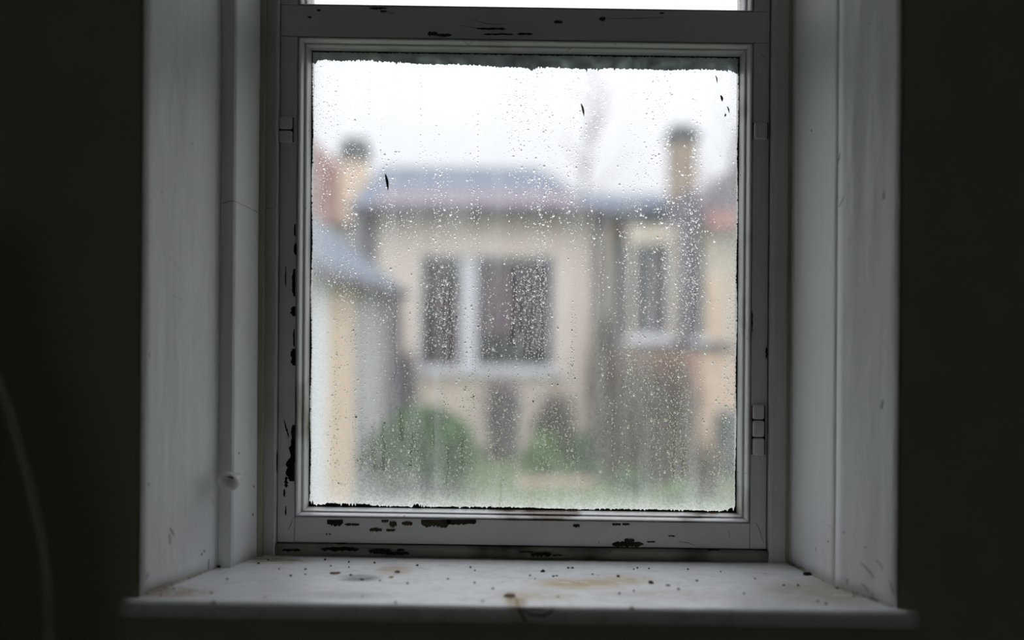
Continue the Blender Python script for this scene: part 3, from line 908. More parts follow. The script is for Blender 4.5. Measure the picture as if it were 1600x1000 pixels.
for pts in ([(1313, 238), (1311, 248), (1308, 255)], [(1320, 305), (1316, 313), (1311, 323)], [(1335, 236), (1334, 246)], [(1381, 300), (1380, 312)],
            [(1345, 879), (1356, 890), (1366, 903)], [(1369, 875), (1377, 883), (1382, 902)], [(1390, 905), (1393, 918), (1397, 928)],
            [(1345, 912), (1352, 917), (1358, 925)], [(1363, 927), (1362, 937)], [(1324, 905), (1324, 913)], [(1378, 625), (1377, 640)]):
    crack(pts, P_r1, .0006, mat='crack' if pts[0][1] > 870 else 'scuff')
for pts in ([(1283, 815), (1292, 818), (1301, 826)], [(1274.5, 855), (1274.5, 862)], [(1285, 210), (1290, 206)]):
    crack(pts, P_r2, .0004, mat='scuff')
for pts in ([(266, 825), (272, 836)], [(331, 780), (334, 790)], [(326, 874), (325.5, 890)], [(265, 835), (266, 850)], [(228, 905), (232, 895)],
            [(228, 372), (235, 384)], [(270, 462), (285, 470)], [(222, 552), (220, 562)]):
    crack(pts, P_l1, .0007 if pts[0][0] == 326 else .0005, mat='crack' if pts[0][0] in (326, 228) else 'scuff')
crack([(809, 949), (814, 958), (819, 966), (822, 972)], (Vector((0, SF - .001, 0)), Vector((0, 1, 0))), .0014, mat='grime_and_gap')
crack([(815, 953), (830, 961), (850, 962), (862, 955), (866, 951)], (Vector((0, SF - .001, 0)), Vector((0, 1, 0))), .0012, mat='grime_and_gap')
crack([(806, 934), (808, 941), (809, 949)], (Vector((0, Y(1.175), SILL + .0004)), Vector((SHEAR, 0, 1))), .0011, mat='tan')

for a, b, pl in ((373, 708, P_l2), (396, 760, P_l2), (395, 804, P_l2), (319, 861, P_l1), (315, 866, P_l1), (233, 555, P_l1), (232, 757, P_l1),
                 (1268, 204, P_r2), (1352, 855, P_r1), (1318, 832, P_r1), (1294, 846, P_r2)):
    crack([(a, b - 1.6), (a + .5, b + 1.6)], pl, .0007, name='paint_pit', taper=False)
# -- dirty caulk where the reveals meet the sill
for pl, a, b, nn in ((P_l1, (232, 931), (342, 886), 60), (P_r2, (1232, 882), (1306, 917), 34), (P_r1, (1308, 918), (1395, 948), 40)):
    parts = []
    r = random.Random(nn)
    for i in range(nn):
        t = (i + r.random()) / nn
        c = on_plane(a[0] + (b[0] - a[0]) * t, a[1] + (b[1] - a[1]) * t - 1.0, *P_sill)
        s = r.uniform(.0008, .0026)
        parts.append(tube([c + Vector((-s * .3, -s * 2.5, 0)), c + Vector((0, 0, s * .5)), c + Vector((s * .3, s * 2.5, 0))], [s * .5, s, s * .5], 5))
    V, Fc = joined(parts)
    q = mesh('caulk_bead', V, Fc, M['caulk'], win, smooth=True)
    tag(q, 'crumbling dirty caulk between reveal and sill', kind='stuff')

# -- hinges under many coats of paint
def knuckle(parent, px0, px1, py0, py1, d=1.4115, bulge=.0065):
    a, b = at(px0, py0, d), at(px1, py1, d)
    cx, w = (a.x + b.x) / 2, (b.x - a.x) / 2
    z1, z0 = a.z, b.z
    V, Fc = [], []
    K, R = 8, [(z0, .72), (z0 + .0012, .95), (z0 + .003, 1), (z1 - .003, 1), (z1 - .0012, .95), (z1, .72)]
    for z, s in R:
        for k in range(K + 1):
            q = math.pi * k / K
            V.append((cx - w * s * math.cos(q), a.y + .001 - bulge * s * abs(math.sin(q)) ** .6, z))
    for i in range(len(R) - 1):
        for k in range(K): Fc.append((i * (K + 1) + k, i * (K + 1) + k + 1, (i + 1) * (K + 1) + k + 1, (i + 1) * (K + 1) + k))
        Fc.append((i * (K + 1) + K, i * (K + 1), (i + 1) * (K + 1), (i + 1) * (K + 1) + K))
    Fc.append(tuple(range(K + 1))); Fc.append(tuple((len(R) - 1) * (K + 1) + k for k in range(K + 1)))
    q = mesh('knuckle', V, Fc, M['frame'], parent)
    for f in q.data.polygons: f.use_smooth = len(f.vertices) == 4
    return q
def hinge(px0, px1, cuts, label):
    p = at((px0 + px1) / 2, (cuts[0] + cuts[-1]) / 2, 1.4115)
    a, b = at(px0, cuts[0] + 2, 1.4122), at(px1, cuts[-1] - 2, 1.4122)
    # leaf plate behind the knuckles, dark so that it outlines them
    h = mesh('hinge', [(a.x - .0006, a.y, b.z), (b.x + .0006, a.y, b.z), (b.x + .0006, a.y, a.z), (a.x - .0006, a.y, a.z),
                       (a.x - .0006, a.y - .0022, b.z), (b.x + .0006, a.y - .0022, b.z), (b.x + .0006, a.y - .0022, a.z), (a.x - .0006, a.y - .0022, a.z)],
             [(0, 1, 2, 3), (4, 5, 6, 7), (0, 1, 5, 4), (1, 2, 6, 5), (2, 3, 7, 6), (3, 0, 4, 7)], M['grime_and_gap'], win)
    h['label'] = label
    for i in range(len(cuts) - 1): knuckle(h, px0, px1, cuts[i] + .9, cuts[i + 1] - .9)
hinge(435.5, 458, (182, 203.5, 224), 'painted-over hinge high on the left stile')
hinge(1177, 1199, (190, 219, ), 'painted-over hinge high on the right stile')
hinge(1175, 1194, (632, 656, 683.5, 712), 'painted-over hinge low on the right stile')

# -- white knob on the edge of the left step
def lathe(prof_, seg=24):
    V, Fc = [], []
    for r_, h in prof_:
        for k in range(seg):
            a = 2 * math.pi * k / seg
            V.append((r_ * math.cos(a), -h, r_ * math.sin(a)))
    for i in range(len(prof_) - 1):
        for k in range(seg):
            k2 = (k + 1) % seg
            Fc.append((i * seg + k, i * seg + k2, (i + 1) * seg + k2, (i + 1) * seg + k))
    Fc.append(tuple(range(seg))); Fc.append(tuple((len(prof_) - 1) * seg + k for k in range(seg)))
    return V, Fc
kp = at(370, 746, 1.333)
V, Fc = lathe([(.0060, -.004), (.0055, .003), (.0060, .006), (.0098, .010), (.0125, .015), (.0132, .019), (.0120, .024), (.0085, .0275), (.004, .029), (.0012, .0293)])
kn = mesh('knob', V, Fc, M['frame'], win, smooth=True)
kn.location = kp
kn.rotation_euler = (0.12, 0, -.25)
kn.scale = (1.12, 1.05, .98)
kn['label'] = 'round white painted knob on the left reveal edge'
V, Fc = tube([Vector((.0035, -.0285, .0095)), Vector((.0075, -.026, .0085)), Vector((.0098, -.022, .0035)), Vector((.0103, -.0205, -.002))], [.0008, .0012, .0012, .0005], 6)
q = mesh('paint_chip', V, Fc, M['grime_and_gap'], kn)

# ================================================================== LOOSE BITS ON THE SILL AND THE GLASS
def flake(name, px, py, w, h, mat, label, cat, group=None, thick=.0008, lift=0.0):
    r = random.Random(int(px * 7 + py))
    c = on_plane(px, py, *P_sill)
    a = on_plane(px - w / 2, py, *P_sill); b = on_plane(px + w / 2, py, *P_sill)
    lx = (b - a).length / 2
    a = on_plane(px, py - h / 2, *P_sill); b = on_plane(px, py + h / 2, *P_sill)
    ly = min((b - a).length / 2, lx * 1.6)
    k = 9
    base = []
    for i in range(k):
        q = 2 * math.pi * i / k
        s = r.uniform(.65, 1.1)
        base.append((lx * s * math.cos(q), ly * s * math.sin(q)))
    V = [(x, y, .0) for x, y in base] + [(x * .85, y * .85, thick * r.uniform(.6, 1.3) + lift * (x / lx) ** 2) for x, y in base]
    Fc = [tuple(range(k))[::-1], tuple(range(k, 2 * k))] + [(i, (i + 1) % k, k + (i + 1) % k, k + i) for i in range(k)]
    o = mesh(name, V, Fc, M[mat])
    o.location = c + Vector((0, 0, .0002))
    return tag(o, label, cat, group)
flake('wood_flake', 797, 931, 22, 7, 'rust', 'brown wood flake at the front edge above the crack in the nose', 'flake', lift=.001)
flake('wood_flake', 524, 896, 17, 4, 'rust', 'brown flake left of the grey scuffed ring on the sill', 'flake', lift=.001)
flake('wood_flake', 621, 894, 9, 4, 'rust', 'small brown flake right of the grey scuffed ring', 'flake', lift=.0015)
flake('wood_flake', 611, 902, 8, 2.4, 'tan', 'pale brown sliver just below a darker flake, right of the scuffed ring', 'flake')
flake('dirt_crumb', 1017, 911, 10, 3.5, 'grit', 'long black crumb right of the yellow stain on the sill', 'crumb', thick=.0018)
flake('dirt_crumb', 1044, 915, 8, 3, 'rust', 'brownish crumb beside the long black crumb', 'crumb')
flake('dirt_crumb', 966, 901, 6, 3, 'grit', 'black crumb lying in the yellow stain', 'crumb', thick=.0016)
flake('wood_flake', 334, 942, 9, 5, 'rust', 'brown flake on the sill edge near the left wall', 'flake', lift=.001)
flake('dirt_crumb', 1261, 898, 15, 4, 'grit', 'dark crumbs in the right corner against the reveal', 'crumb', thick=.002)
flake('dirt_crumb', 848, 893, 8, 3, 'grit', 'reddish dark crumb behind the yellow stain', 'crumb', thick=.0015)
flake('dirt_crumb', 342, 886, 8, 4, 'grit', 'black crumb in the corner below the left reveal step', 'crumb', thick=.002)
flake('dirt_crumb', 988, 952, 8, 4, 'grit', 'black crumb on the rounded front edge right of the crack', 'crumb', thick=.002)
specks = [(508, 875), (517, 885), (548, 899), (564, 906), (594, 908), (585, 880), (637, 912), (735, 887), (742, 892), (742, 911), (770, 920), (754, 940),
          (828, 900), (872, 933), (1126, 894), (1089, 908), (1014, 889), (996, 888), (990, 890), (888, 888), (894, 888), (926, 898), (968, 928), (1225, 915),
          (1247, 915), (1278, 940), (1291, 944), (1308, 920), (1334, 932), (1163, 928), (404, 881), (436, 890), (414, 934), (272, 921), (419, 875), (454, 900),
          (251, 930), (330, 927), (477, 890), (477, 898), (545, 879), (567, 906), (618, 942), (566, 933), (355, 905), (1180, 905), (1060, 921), (990, 924), (700, 905),
          (545, 887), (1075, 890), (836, 905), (865, 901), (870, 900), (652, 884)]
for i, (px, py) in enumerate(specks):
    r = random.Random(i)
    flake('speck', px, py, r.uniform(2.4, 5), r.uniform(1.3, 2.4), 'grit', 'tiny dark speck of grit lying on the white sill', 'speck', 'specks of grit on the sill', thick=.0012)


def sliver(name, px0, py0, px1, py1, w, mat, label, cat):
    y = Y(1.4405)
    a, b = at(px0, py0, 1.4395), at(px1, py1, 1.4395)
    n = 7
    pts = []; rad = []
    for i in range(n):
        t = i / (n - 1)
        p = a.lerp(b, t) + Vector((.0006 * math.sin(t * 4), -.0006 * math.sin(t * 3), 0)); pts.append(p); rad.append(max(.0002, w * math.sin(math.pi * min(1, .08 + t * .95)) ** .8))
    v, f = tube(pts, rad, 6)
    o = mesh(name, [(q[0], a.y + (q[1] - a.y) * .35, q[2]) for q in v], f, M[mat])
    return tag(o, label, cat)
sliver('leaf_fragment', 602, 272, 607, 298, .0020, 'leaf_dry', 'brown-green leaf sliver stuck to the misted pane on the left', 'leaf')
sliver('leaf_fragment', 908, 162, 913, 182, .0016, 'leaf_dry', 'grey-brown leaf sliver stuck to the glass near the top', 'leaf')
sliver('dirt_flake', 1126, 149, 1129, 159, .0018, 'grime_and_gap', 'largest black dirt flake near the upper right corner of the glass', 'dirt')
sliver('dirt_flake', 1118, 118, 1121, 130, .0009, 'grime_and_gap', 'thin black dirt flake just under the paint band, top right', 'dirt')
sliver('dirt_flake', 1136, 166, 1140, 177, .0010, 'grime_and_gap', 'black dirt flake right of the largest one', 'dirt')
sliver('dirt_flake', 1132, 182, 1134, 177, .0012, 'grime_and_gap', 'lowest black dirt flake near the upper right corner of the glass', 'dirt')

# ================================================================== DARK CURTAIN, lower left
def curtain():
    V, Fc = [], []
    nu, nv = 46, 50
    edge = [(0.0, -95, 300), (0.15, -50, 520), (.3, -5, 640), (.45, 22, 730), (.6, 44, 820), (.72, 58, 890), (.8, 63, 950), (1.0, 66, 1200)]
    for j in range(nv + 1):
        t = j / nv
        for k in range(len(edge) - 1):
            if edge[k][0] <= t <= edge[k + 1][0]: break
        a = (t - edge[k][0]) / (edge[k + 1][0] - edge[k][0])
        px = edge[k][1] * (1 - a) + edge[k + 1][1] * a; py = edge[k][2] * (1 - a) + edge[k + 1][2] * a
        d = 0.88
        xe, ze = X(px, d), Zr(py, d)
        for i in range(nu + 1):
            s = i / nu
            x = xe - s * .42
            y = Y(d) + .020 * math.sin(s * 34 + t) * min(1, s * 6) + .018 * (1 - min(1, s * 12)) ** 2
            V.append((x, y, ze))
    w = nu + 1
    for j in range(nv):
        for i in range(nu): Fc.append((j * w + i, j * w + i + 1, (j + 1) * w + i + 1, (j + 1) * w + i))
    n0 = len(V)
    V2 = [(x, y + .003, z) for x, y, z in V]
    F2 = [tuple(n0 + i for i in f[::-1]) for f in Fc]
    rim = [i for i in range(w)] + [j * w + nu for j in range(1, nv + 1)] + [nv * w + i for i in range(nu - 1, -1, -1)] + [j * w for j in range(nv - 1, 0, -1)]
    F3 = [(rim[i], rim[(i + 1) % len(rim)], n0 + rim[(i + 1) % len(rim)], n0 + rim[i]) for i in range(len(rim))]
    o = mesh('curtain', V + V2, Fc + F2 + F3, M['cloth'], smooth=True)
    return tag(o, 'dark blurred curtain edge at the lower left against the wall', 'curtain')
curtain()

# ================================================================== OUTSIDE
GZ = ZC - 1.80                      # garden level
E = {}
E['cream'] = simple('cream_render', (0.93, 0.80, 0.69, 1), var=.05)
E['greyrender'] = simple('grey_render', (0.50, 0.49, 0.50, 1), var=.08)
E['peach'] = simple('peach_brick', (0.80, 0.61, 0.46, 1), var=.08)
E['orange'] = simple('orange_brick', (0.55, 0.33, 0.22, 1), var=.12)
E['redbrick'] = simple('red_brick', (0.58, 0.30, 0.22, 1), var=.15)
E['beige'] = simple('beige_render', (0.70, 0.61, 0.50, 1), var=.08)
E['tile'] = simple('purple_brown_roof_tiles', (0.22, 0.185, 0.215, 1), var=.15)
E['tile_red'] = simple('red_roof_tiles', (0.42, 0.22, 0.20, 1), var=.15)
E['slate'] = simple('blue_grey_slates', (0.15, 0.175, 0.22, 1), var=.15)
E['white'] = simple('white_exterior_paint', (0.82, 0.83, 0.88, 1), var=.03)
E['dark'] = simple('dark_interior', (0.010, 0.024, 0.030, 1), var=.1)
E['curtain'] = simple('mauve_curtain', (0.24, 0.15, 0.20, 1), var=.1)
E['gutter'] = simple('red_fascia_paint', (0.46, 0.22, 0.20, 1), var=.1)
E['pipe'] = simple('grey_purple_pipe_paint', (0.16, 0.14, 0.18, 1), var=.1)
E['pot'] = simple('dark_chimney_cap', (0.11, 0.13, 0.14, 1), var=.15)
E['stack'] = simple('weathered_stack_brick', (0.42, 0.33, 0.24, 1), var=.12)
E['grass'] = paint('lawn', (0.09, 0.16, 0.055, 1), dirt=(0.15, 0.105, 0.07, 1), rough=.95, scale=(20, 20, 20), amt=.9, bump=.5, thr=(.48, .62), spec=.05)
E['leaf'] = simple('evergreen_leaves', (0.10, 0.21, 0.06, 1), var=.2, scale=8)
E['leaf2'] = simple('fresh_leaves', (0.20, 0.34, 0.10, 1), var=.2, scale=8)
E['twig'] = simple('brown_twigs', (0.20, 0.15, 0.12, 1), var=.15, scale=8)
E['twig2'] = simple('mauve_twigs', (0.20, 0.14, 0.16, 1), var=.15, scale=8)
E['teal'] = simple('dark_teal_paint', (0.05, 0.10, 0.10, 1), var=.1)
E['pglass'] = M['glass']

tag(mesh('lawn', [(-40, OW + .01, GZ), (40, OW + .01, GZ), (40, 60, GZ), (-40, 60, GZ), (-40, OW + .01, GZ - .3), (40, OW + .01, GZ - .3), (40, 60, GZ - .3), (-40, 60, GZ - .3)],
         [(0, 1, 2, 3), (4, 5, 6, 7), (0, 1, 5, 4), (1, 2, 6, 5), (2, 3, 7, 6), (3, 0, 4, 7)], E['grass']),
    'pale green lawn with bare brown patches outside the window', 'lawn', kind='structure')


def wall_with_holes(x0, x1, z0, z1, y, t, holes, mat, parent, name='wall'):
    """front wall made of blocks around rectangular openings (one mesh)"""
    xs = sorted({x0, x1, *[h[0] for h in holes], *[h[1] for h in holes]})
    zs = sorted({z0, z1, *[h[2] for h in holes], *[h[3] for h in holes]})
    V, Fc = [], []
    for i in range(len(xs) - 1):
        for j in range(len(zs) - 1):
            a, b, c, d = xs[i], xs[i + 1], zs[j], zs[j + 1]
            cx, cz = (a + b) / 2, (c + d) / 2
            if any(h[0] < cx < h[1] and h[2] < cz < h[3] for h in holes): continue
            o = len(V)
            V += [(a, y, c), (b, y, c), (b, y, d), (a, y, d), (a, y + t, c), (b, y + t, c), (b, y + t, d), (a, y + t, d)]
            Fc += [tuple(o + k for k in f) for f in ((0, 1, 2, 3), (4, 7, 6, 5), (0, 4, 5, 1), (1, 5, 6, 2), (2, 6, 7, 3), (3, 7, 4, 0))]
    return mesh(name, V, Fc, mat, parent, fix=False)


def ext_window(parent, x0, x1, z0, z1, y, mull=(), fw=.07, glass=True, mat='white', curtains=(), label=None):
    """frame ring, mullions, panes, dark room behind and a sill"""
    xs = [x0] + [v for m_ in mull for v in m_] + [x1]
    holes = []
    edges = []
    a = x0 + fw
    for m_ in mull: edges.append((a, m_[0])); a = m_[1]
    edges.append((a, x1 - fw))
    holes = [(e[0], e[1], z0 + fw, z1 - fw) for e in edges]
    f = wall_with_holes(x0, x1, z0, z1, y + .06, .07, holes, E[mat], parent, 'window')
    if label: f['label'] = label
    for h in holes: box('pane', h[0] - .01, h[1] + .01, y + .09, y + .1, h[2] - .01, h[3] + .01, E['pglass'], f)
    for c in curtains:
        V, Fc = [], []
        n = 24
        for i in range(n + 1):
            t = i / n; xx = c[0] + (c[1] - c[0]) * t; yy = y + .3 + .03 * math.sin(t * 28)
            V += [(xx, yy, c[2]), (xx, yy, c[3])]
        Fc = [(2 * i, 2 * i + 2, 2 * i + 3, 2 * i + 1) for i in range(n)]
        mesh('curtain', V, Fc, E['curtain'], f)
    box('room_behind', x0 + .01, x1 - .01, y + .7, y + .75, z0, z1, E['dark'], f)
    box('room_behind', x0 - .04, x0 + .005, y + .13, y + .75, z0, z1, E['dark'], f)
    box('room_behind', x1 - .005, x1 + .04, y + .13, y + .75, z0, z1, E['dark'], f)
    box('sill', x0 - .08, x1 + .08, y - .08, y + .07, z0 - .08, z0, E['white' if mat == 'white' else mat], f)
    return f


def roof_hip(parent, e0, e1, ye0, ye1, ze, r0, r1, yr, zr, mat, name='roof'):
    V = [(e0, ye0, ze), (e1, ye0, ze), (e1, ye1, ze), (e0, ye1, ze), (r0, yr, zr), (r1, yr, zr)]
    return mesh(name, V, [(0, 1, 5, 4), (1, 2, 5), (2, 3, 4, 5), (3, 0, 4), (0, 3, 2, 1)], mat, parent)


def chimney(parent, px0, px1, pt, pcap, zbot, d, mat, capmat, npots=2, t=.5):
    x0, x1 = X(px0, d), X(px1, d)
    zt_, zc = Zr(pt, d), Zr(pcap, d)
    s = box('chimney', x0, x1, Y(d), Y(d) + t, zbot, zc, mat, parent)
    box('chimney_cap', x0 - .05, x1 + .05, Y(d) - .05, Y(d) + t + .05, zc, zc + (zt_ - zc) * .5, capmat, s)
    w = (x1 - x0) / npots
    for k in range(npots):
        cx = x0 + w * (k + .5)
        V, Fc = tube([(cx, Y(d) + t / 2, zc + (zt_ - zc) * .3), (cx, Y(d) + t / 2, zc + (zt_ - zc) * .6), (cx, Y(d) + t / 2, zt_)], [w * .49, w * .46, w * .49], 12)
        mesh('chimney_pot', V, Fc, capmat, s)
    return s


# --- the cream house across the garden
D1 = 14.0
y1 = Y(D1)
h1 = empty('house', (X(760, D1), y1, GZ), 'cream rendered house straight across the garden with a wide two-light window', 'house')
def local(root):
    for c in root.children:
        c.location = c.location - root.location
hx0, hx1 = X(590, D1), X(940, D1)
wz0, wz1 = Zr(578, D1), Zr(398, D1)
wx0, wx1 = X(652, D1), X(870, D1)
bz = Zr(328, D1)
wall_with_holes(hx0, hx1, GZ, bz, y1, .3, [(wx0, wx1, wz0, wz1), (X(832, D1), X(878, D1), GZ, Zr(652, D1))], E['cream'], h1)
box('side_wall', hx0, hx0 + .3, y1 + .3, Y(19), GZ, bz, E['cream'], h1)
box('side_wall', hx1 - .3, hx1, y1 + .3, Y(19), GZ, bz, E['cream'], h1)
box('wall', X(545, D1), hx0, y1 + .25, y1 + .6, GZ, bz, E['greyrender'], h1)['label'] = 'grey rendered bay at the left end'
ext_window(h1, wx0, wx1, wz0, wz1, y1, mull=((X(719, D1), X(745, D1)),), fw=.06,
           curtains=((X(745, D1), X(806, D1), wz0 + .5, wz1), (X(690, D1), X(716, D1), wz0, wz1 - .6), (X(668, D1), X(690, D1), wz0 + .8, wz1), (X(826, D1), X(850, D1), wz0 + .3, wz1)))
box('cellar_door', X(832, D1), X(878, D1), y1 + .2, y1 + .25, GZ, Zr(652, D1), E['teal'], h1)
roof_hip(h1, X(540, 13.7), X(950, 13.7), Y(13.7), Y(20.5), bz - .02, X(592, 17), X(838, 17), Y(17.1), Zr(261, 17.1), E['slate'])
prism('roof', [(Y(13.62), bz - .02), (Y(13.62), bz + .03), (Y(14.6), bz + .36), (Y(14.6), bz - .02)], X(585, 13.7), X(905, 13.7), E['tile'], h1, axis='x')['label'] = 'mauve tiled lower slope above the eaves'
box('gutter', X(540, 13.6), X(950, 13.6), Y(13.6), Y(13.7), bz - .08, bz + .02, E['pipe'], h1)
V, Fc = tube([(X(935, 13.8), Y(13.85), bz), (X(935, 13.8), Y(13.85), GZ)], .06, 10)
mesh('downpipe', V, Fc, E['pipe'], h1)
V, Fc = tube([(X(572, 13.8), Y(14.05), bz), (X(572, 13.8), Y(14.05), GZ)], .07, 10)
mesh('downpipe', V, Fc, E['pipe'], h1)
local(h1)

# --- slated outbuilding on the left, running away from the window
h2 = empty('outbuilding', (X(505, 8), Y(8), GZ), 'low peach walled outbuilding with a slate roof at the left of the view', 'outbuilding')
wx = -1.52
ze = ZC + .42
box('wall', wx - .25, wx, Y(8.1), Y(9.6), GZ, ze, E['peach'], h2)
box('wall', wx - .25, wx - .03, Y(9.6), Y(13.0), GZ, ze, E['greyrender'], h2)['label'] = 'grey rendered far end'
box('corner_board', wx - .3, wx + .02, Y(7.45), Y(8.1), GZ, ze, E['white'], h2)
prism('roof', [(wx + .12, ze - .12), (wx + .12, ze - .02), (wx - 1.2, ZC + 1.42), (wx - 2.5, ze - .02), (wx - 2.5, ze - .12)], Y(7.2), Y(13.1), E['slate'], h2, axis='y')
box('gable_wall', wx - 2.4, wx - .25, Y(12.8), Y(13.0), GZ, ze, E['greyrender'], h2)
V, Fc = tube([(wx + .14, Y(7.2), ze - .10), (wx + .14, Y(13.1), ze - .10)], .05, 8)
mesh('gutter', V, Fc, E['pipe'], h2)
V, Fc = tube([(wx + .1, Y(12.2), ze - .1), (wx + .1, Y(12.2), GZ)], .07, 8)
mesh('downpipe', V, Fc, E['pipe'], h2)
local(h2)

# --- tiled house behind it, with a chimney
D3 = 21.0
h3 = empty('house', (X(480, D3), Y(D3), GZ), 'red tiled house with a sloping verge and chimney behind the left outbuilding', 'house')
box('wall', X(300, D3), X(575, D3), Y(D3), Y(D3) + 5, GZ, Zr(345, D3), E['greyrender'], h3)
prism('roof', [(X(605, D3), Zr(352, D3)), (X(605, D3), Zr(340, D3)), (X(470, D3), Zr(205, D3)), (X(300, D3), Zr(180, D3)), (X(250, D3), Zr(352, D3))], Y(D3) - .2, Y(D3) + 5, E['tile_red'], h3, axis='y')
chimney(h3, 530, 572, 216, 250, Zr(345, 20.5), 20.6, E['peach'], E['pot'], 2, .3)
local(h3)

# --- house on the right
D4 = 12.3
y4 = Y(D4)
h4 = empty('house', (X(1060, D4), y4, GZ), 'brick and render house at the right with two tall narrow windows', 'house')
za_ = Zr(540, D4)
wA = (X(989, D4), X(1047, D4), Zr(524, D4), Zr(378, D4)); wB = (X(1062, D4), X(1100, D4), Zr(526, D4), Zr(372, D4))
top4 = Zr(350, D4)
wall_with_holes(X(985, D4), X(1240, D4), za_, top4, y4, .25, [wA, wB], E['beige'], h4)
box('wall', X(985, D4), X(1240, D4), y4 - .02, y4 + .25, GZ, za_, E['peach'], h4)['label'] = 'peach brick base of the wall'
box('string_course', X(985, D4), X(1150, D4), y4 - .08, y4 - .02, za_ - .03, za_ + .05, E['pipe'], h4)
box('brick_panel', X(990, D4), X(1092, D4), y4 - .05, y4 - .02, Zr(625, D4), Zr(552, D4), E['redbrick'], h4)
box('brick_panel', X(1104, D4), X(1126, D4), y4 - .04, y4, Zr(530, D4), Zr(432, D4), E['peach'], h4)
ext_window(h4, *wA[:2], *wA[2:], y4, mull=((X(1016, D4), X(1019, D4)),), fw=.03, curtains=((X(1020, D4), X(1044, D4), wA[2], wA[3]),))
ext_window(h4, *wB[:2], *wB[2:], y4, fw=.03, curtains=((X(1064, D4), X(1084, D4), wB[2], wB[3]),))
box('wall', X(952, D4 + 2), X(1010, D4 + 2), Y(D4 + 2), Y(D4 + 2) + .3, Zr(370, D4 + 2), Zr(330, D4 + 2), E['orange'], h4)['label'] = 'brown brick wall under the lower roof'
prism('roof', [(X(1084, D4), Zr(358, D4)), (X(1084, D4), Zr(322, D4)), (X(1160, D4), Zr(245, D4)), (X(1300, D4), Zr(150, D4)), (X(1300, D4), Zr(358, D4))], y4 - .15, y4 + 4, E['tile'], h4, axis='y')
box('fascia', X(1106, D4 - .2), X(1240, D4 - .2), y4 - .22, y4 - .14, Zr(358, D4), Zr(328, D4), E['gutter'], h4)
box('wall', X(952, D4 + 2), X(1010, D4 + 2), Y(D4 + 2), Y(D4 + 2) + .3, GZ, Zr(370, D4 + 2), E['greyrender'], h4)
prism('roof', [(X(958, D4 + 1), Zr(332, D4 + 1)), (X(962, D4 + 1), Zr(316, D4 + 1)), (X(1090, D4 + 1), Zr(312, D4 + 1)), (X(1090, D4 + 1), Zr(332, D4 + 1))], Y(D4 + 1.2), Y(D4 + 3), E['slate'], h4, axis='y')['label'] = 'low slate roof between the houses'
V, Fc = tube([(X(1073, D4 - .1), y4 - .12, Zr(300, D4)), (X(1073, D4 - .1), y4 - .12, za_)], .09, 10)
mesh('soil_pipe', V, Fc, E['pipe'], h4)
box('wall', X(1045, D4 + .5), X(1092, D4 + .5), Y(D4 + .4), Y(D4 + .8), GZ, Zr(312, D4 + .5), E['pipe'], h4)
chimney(h4, 1048, 1087, 190, 216, Zr(330, 15), 15.0, E['stack'], E['pot'], 2, .45)
local(h4)
h5 = empty('house', (X(900, 22), Y(22), GZ), 'distant slate roofed house showing between the cream house and the right chimney', 'house')
box('wall', X(800, 22), X(1130, 22), Y(22), Y(26), GZ, Zr(335, 22), E['beige'], h5)
roof_hip(h5, X(780, 21.8), X(1150, 21.8), Y(21.8), Y(27), Zr(335, 22), X(840, 24), X(1090, 24), Y(24.4), Zr(298, 24), E['slate'])
local(h5)


# --- plants
def bush(name, px, py_base, d, rx, rz, n, mat, label, seed, ls=.05, zc=None):
    r = random.Random(seed)
    base = Vector((X(px, d), Y(d), GZ))
    root = empty(name, base, label, 'shrub')
    V, Fc = [], []
    for i in range(n):
        a, b = r.uniform(0, 2 * math.pi), math.acos(r.uniform(-.35, 1))
        q = r.uniform(.72, 1.03) * (1 + .1 * math.sin(3 * a + 2 * b))
        c = Vector((rx * math.sin(b) * math.cos(a) * q, rx * .8 * math.sin(b) * math.sin(a) * q, rz * .38 + rz * .62 * math.cos(b) * q))
        u = Vector((r.gauss(0, 1), r.gauss(0, 1), r.gauss(0, 1))).normalized(); w = u.cross(Vector((r.gauss(0, 1), r.gauss(0, 1), r.gauss(0, 1)))).normalized()
        s = ls * r.uniform(.6, 1.3); o = len(V)
        V += [c - u * s, c + w * s * .4, c + u * s, c - w * s * .4]; Fc.append((o, o + 1, o + 2, o + 3))
    f = mesh('foliage', V, Fc, mat, root, fix=False); f['kind'] = 'stuff'
    parts = []
    for i in range(9):
        a = r.uniform(0, 6.28); t = Vector((math.cos(a) * rx * .6, math.sin(a) * rx * .5, rz * r.uniform(.6, .9)))
        parts.append(tube([Vector((0, 0, 0)), t * .5 + Vector((0, 0, .1)), t], [.02, .014, .005], 5))
    v, fc = joined(parts)
    st = mesh('stems', v, fc, E['twig'], root); st['kind'] = 'stuff'
    return root
bush('evergreen_bush', 658, 765, 10.5, .56, .86, 5200, E['leaf'], 'rounded evergreen bush at the lower left of the garden', 1)
bush('grass_clump', 852, 760, 11.5, .17, .50, 500, E['leaf2'], 'bright green clump growing in the middle of the garden', 2, ls=.06)
bush('low_shrub', 985, 765, 10.4, .17, .26, 420, E['leaf'], 'small green plant under the bare brown bush', 3, ls=.04)
bush('low_shrub', 1062, 765, 9.9, .17, .20, 420, E['leaf2'], 'small green plant in the right corner of the garden', 4, ls=.04)
bush('low_shrub', 912, 735, 11.6, .18, .5, 500, E['leaf'], 'dark green plant beside the cellar door', 8, ls=.05)


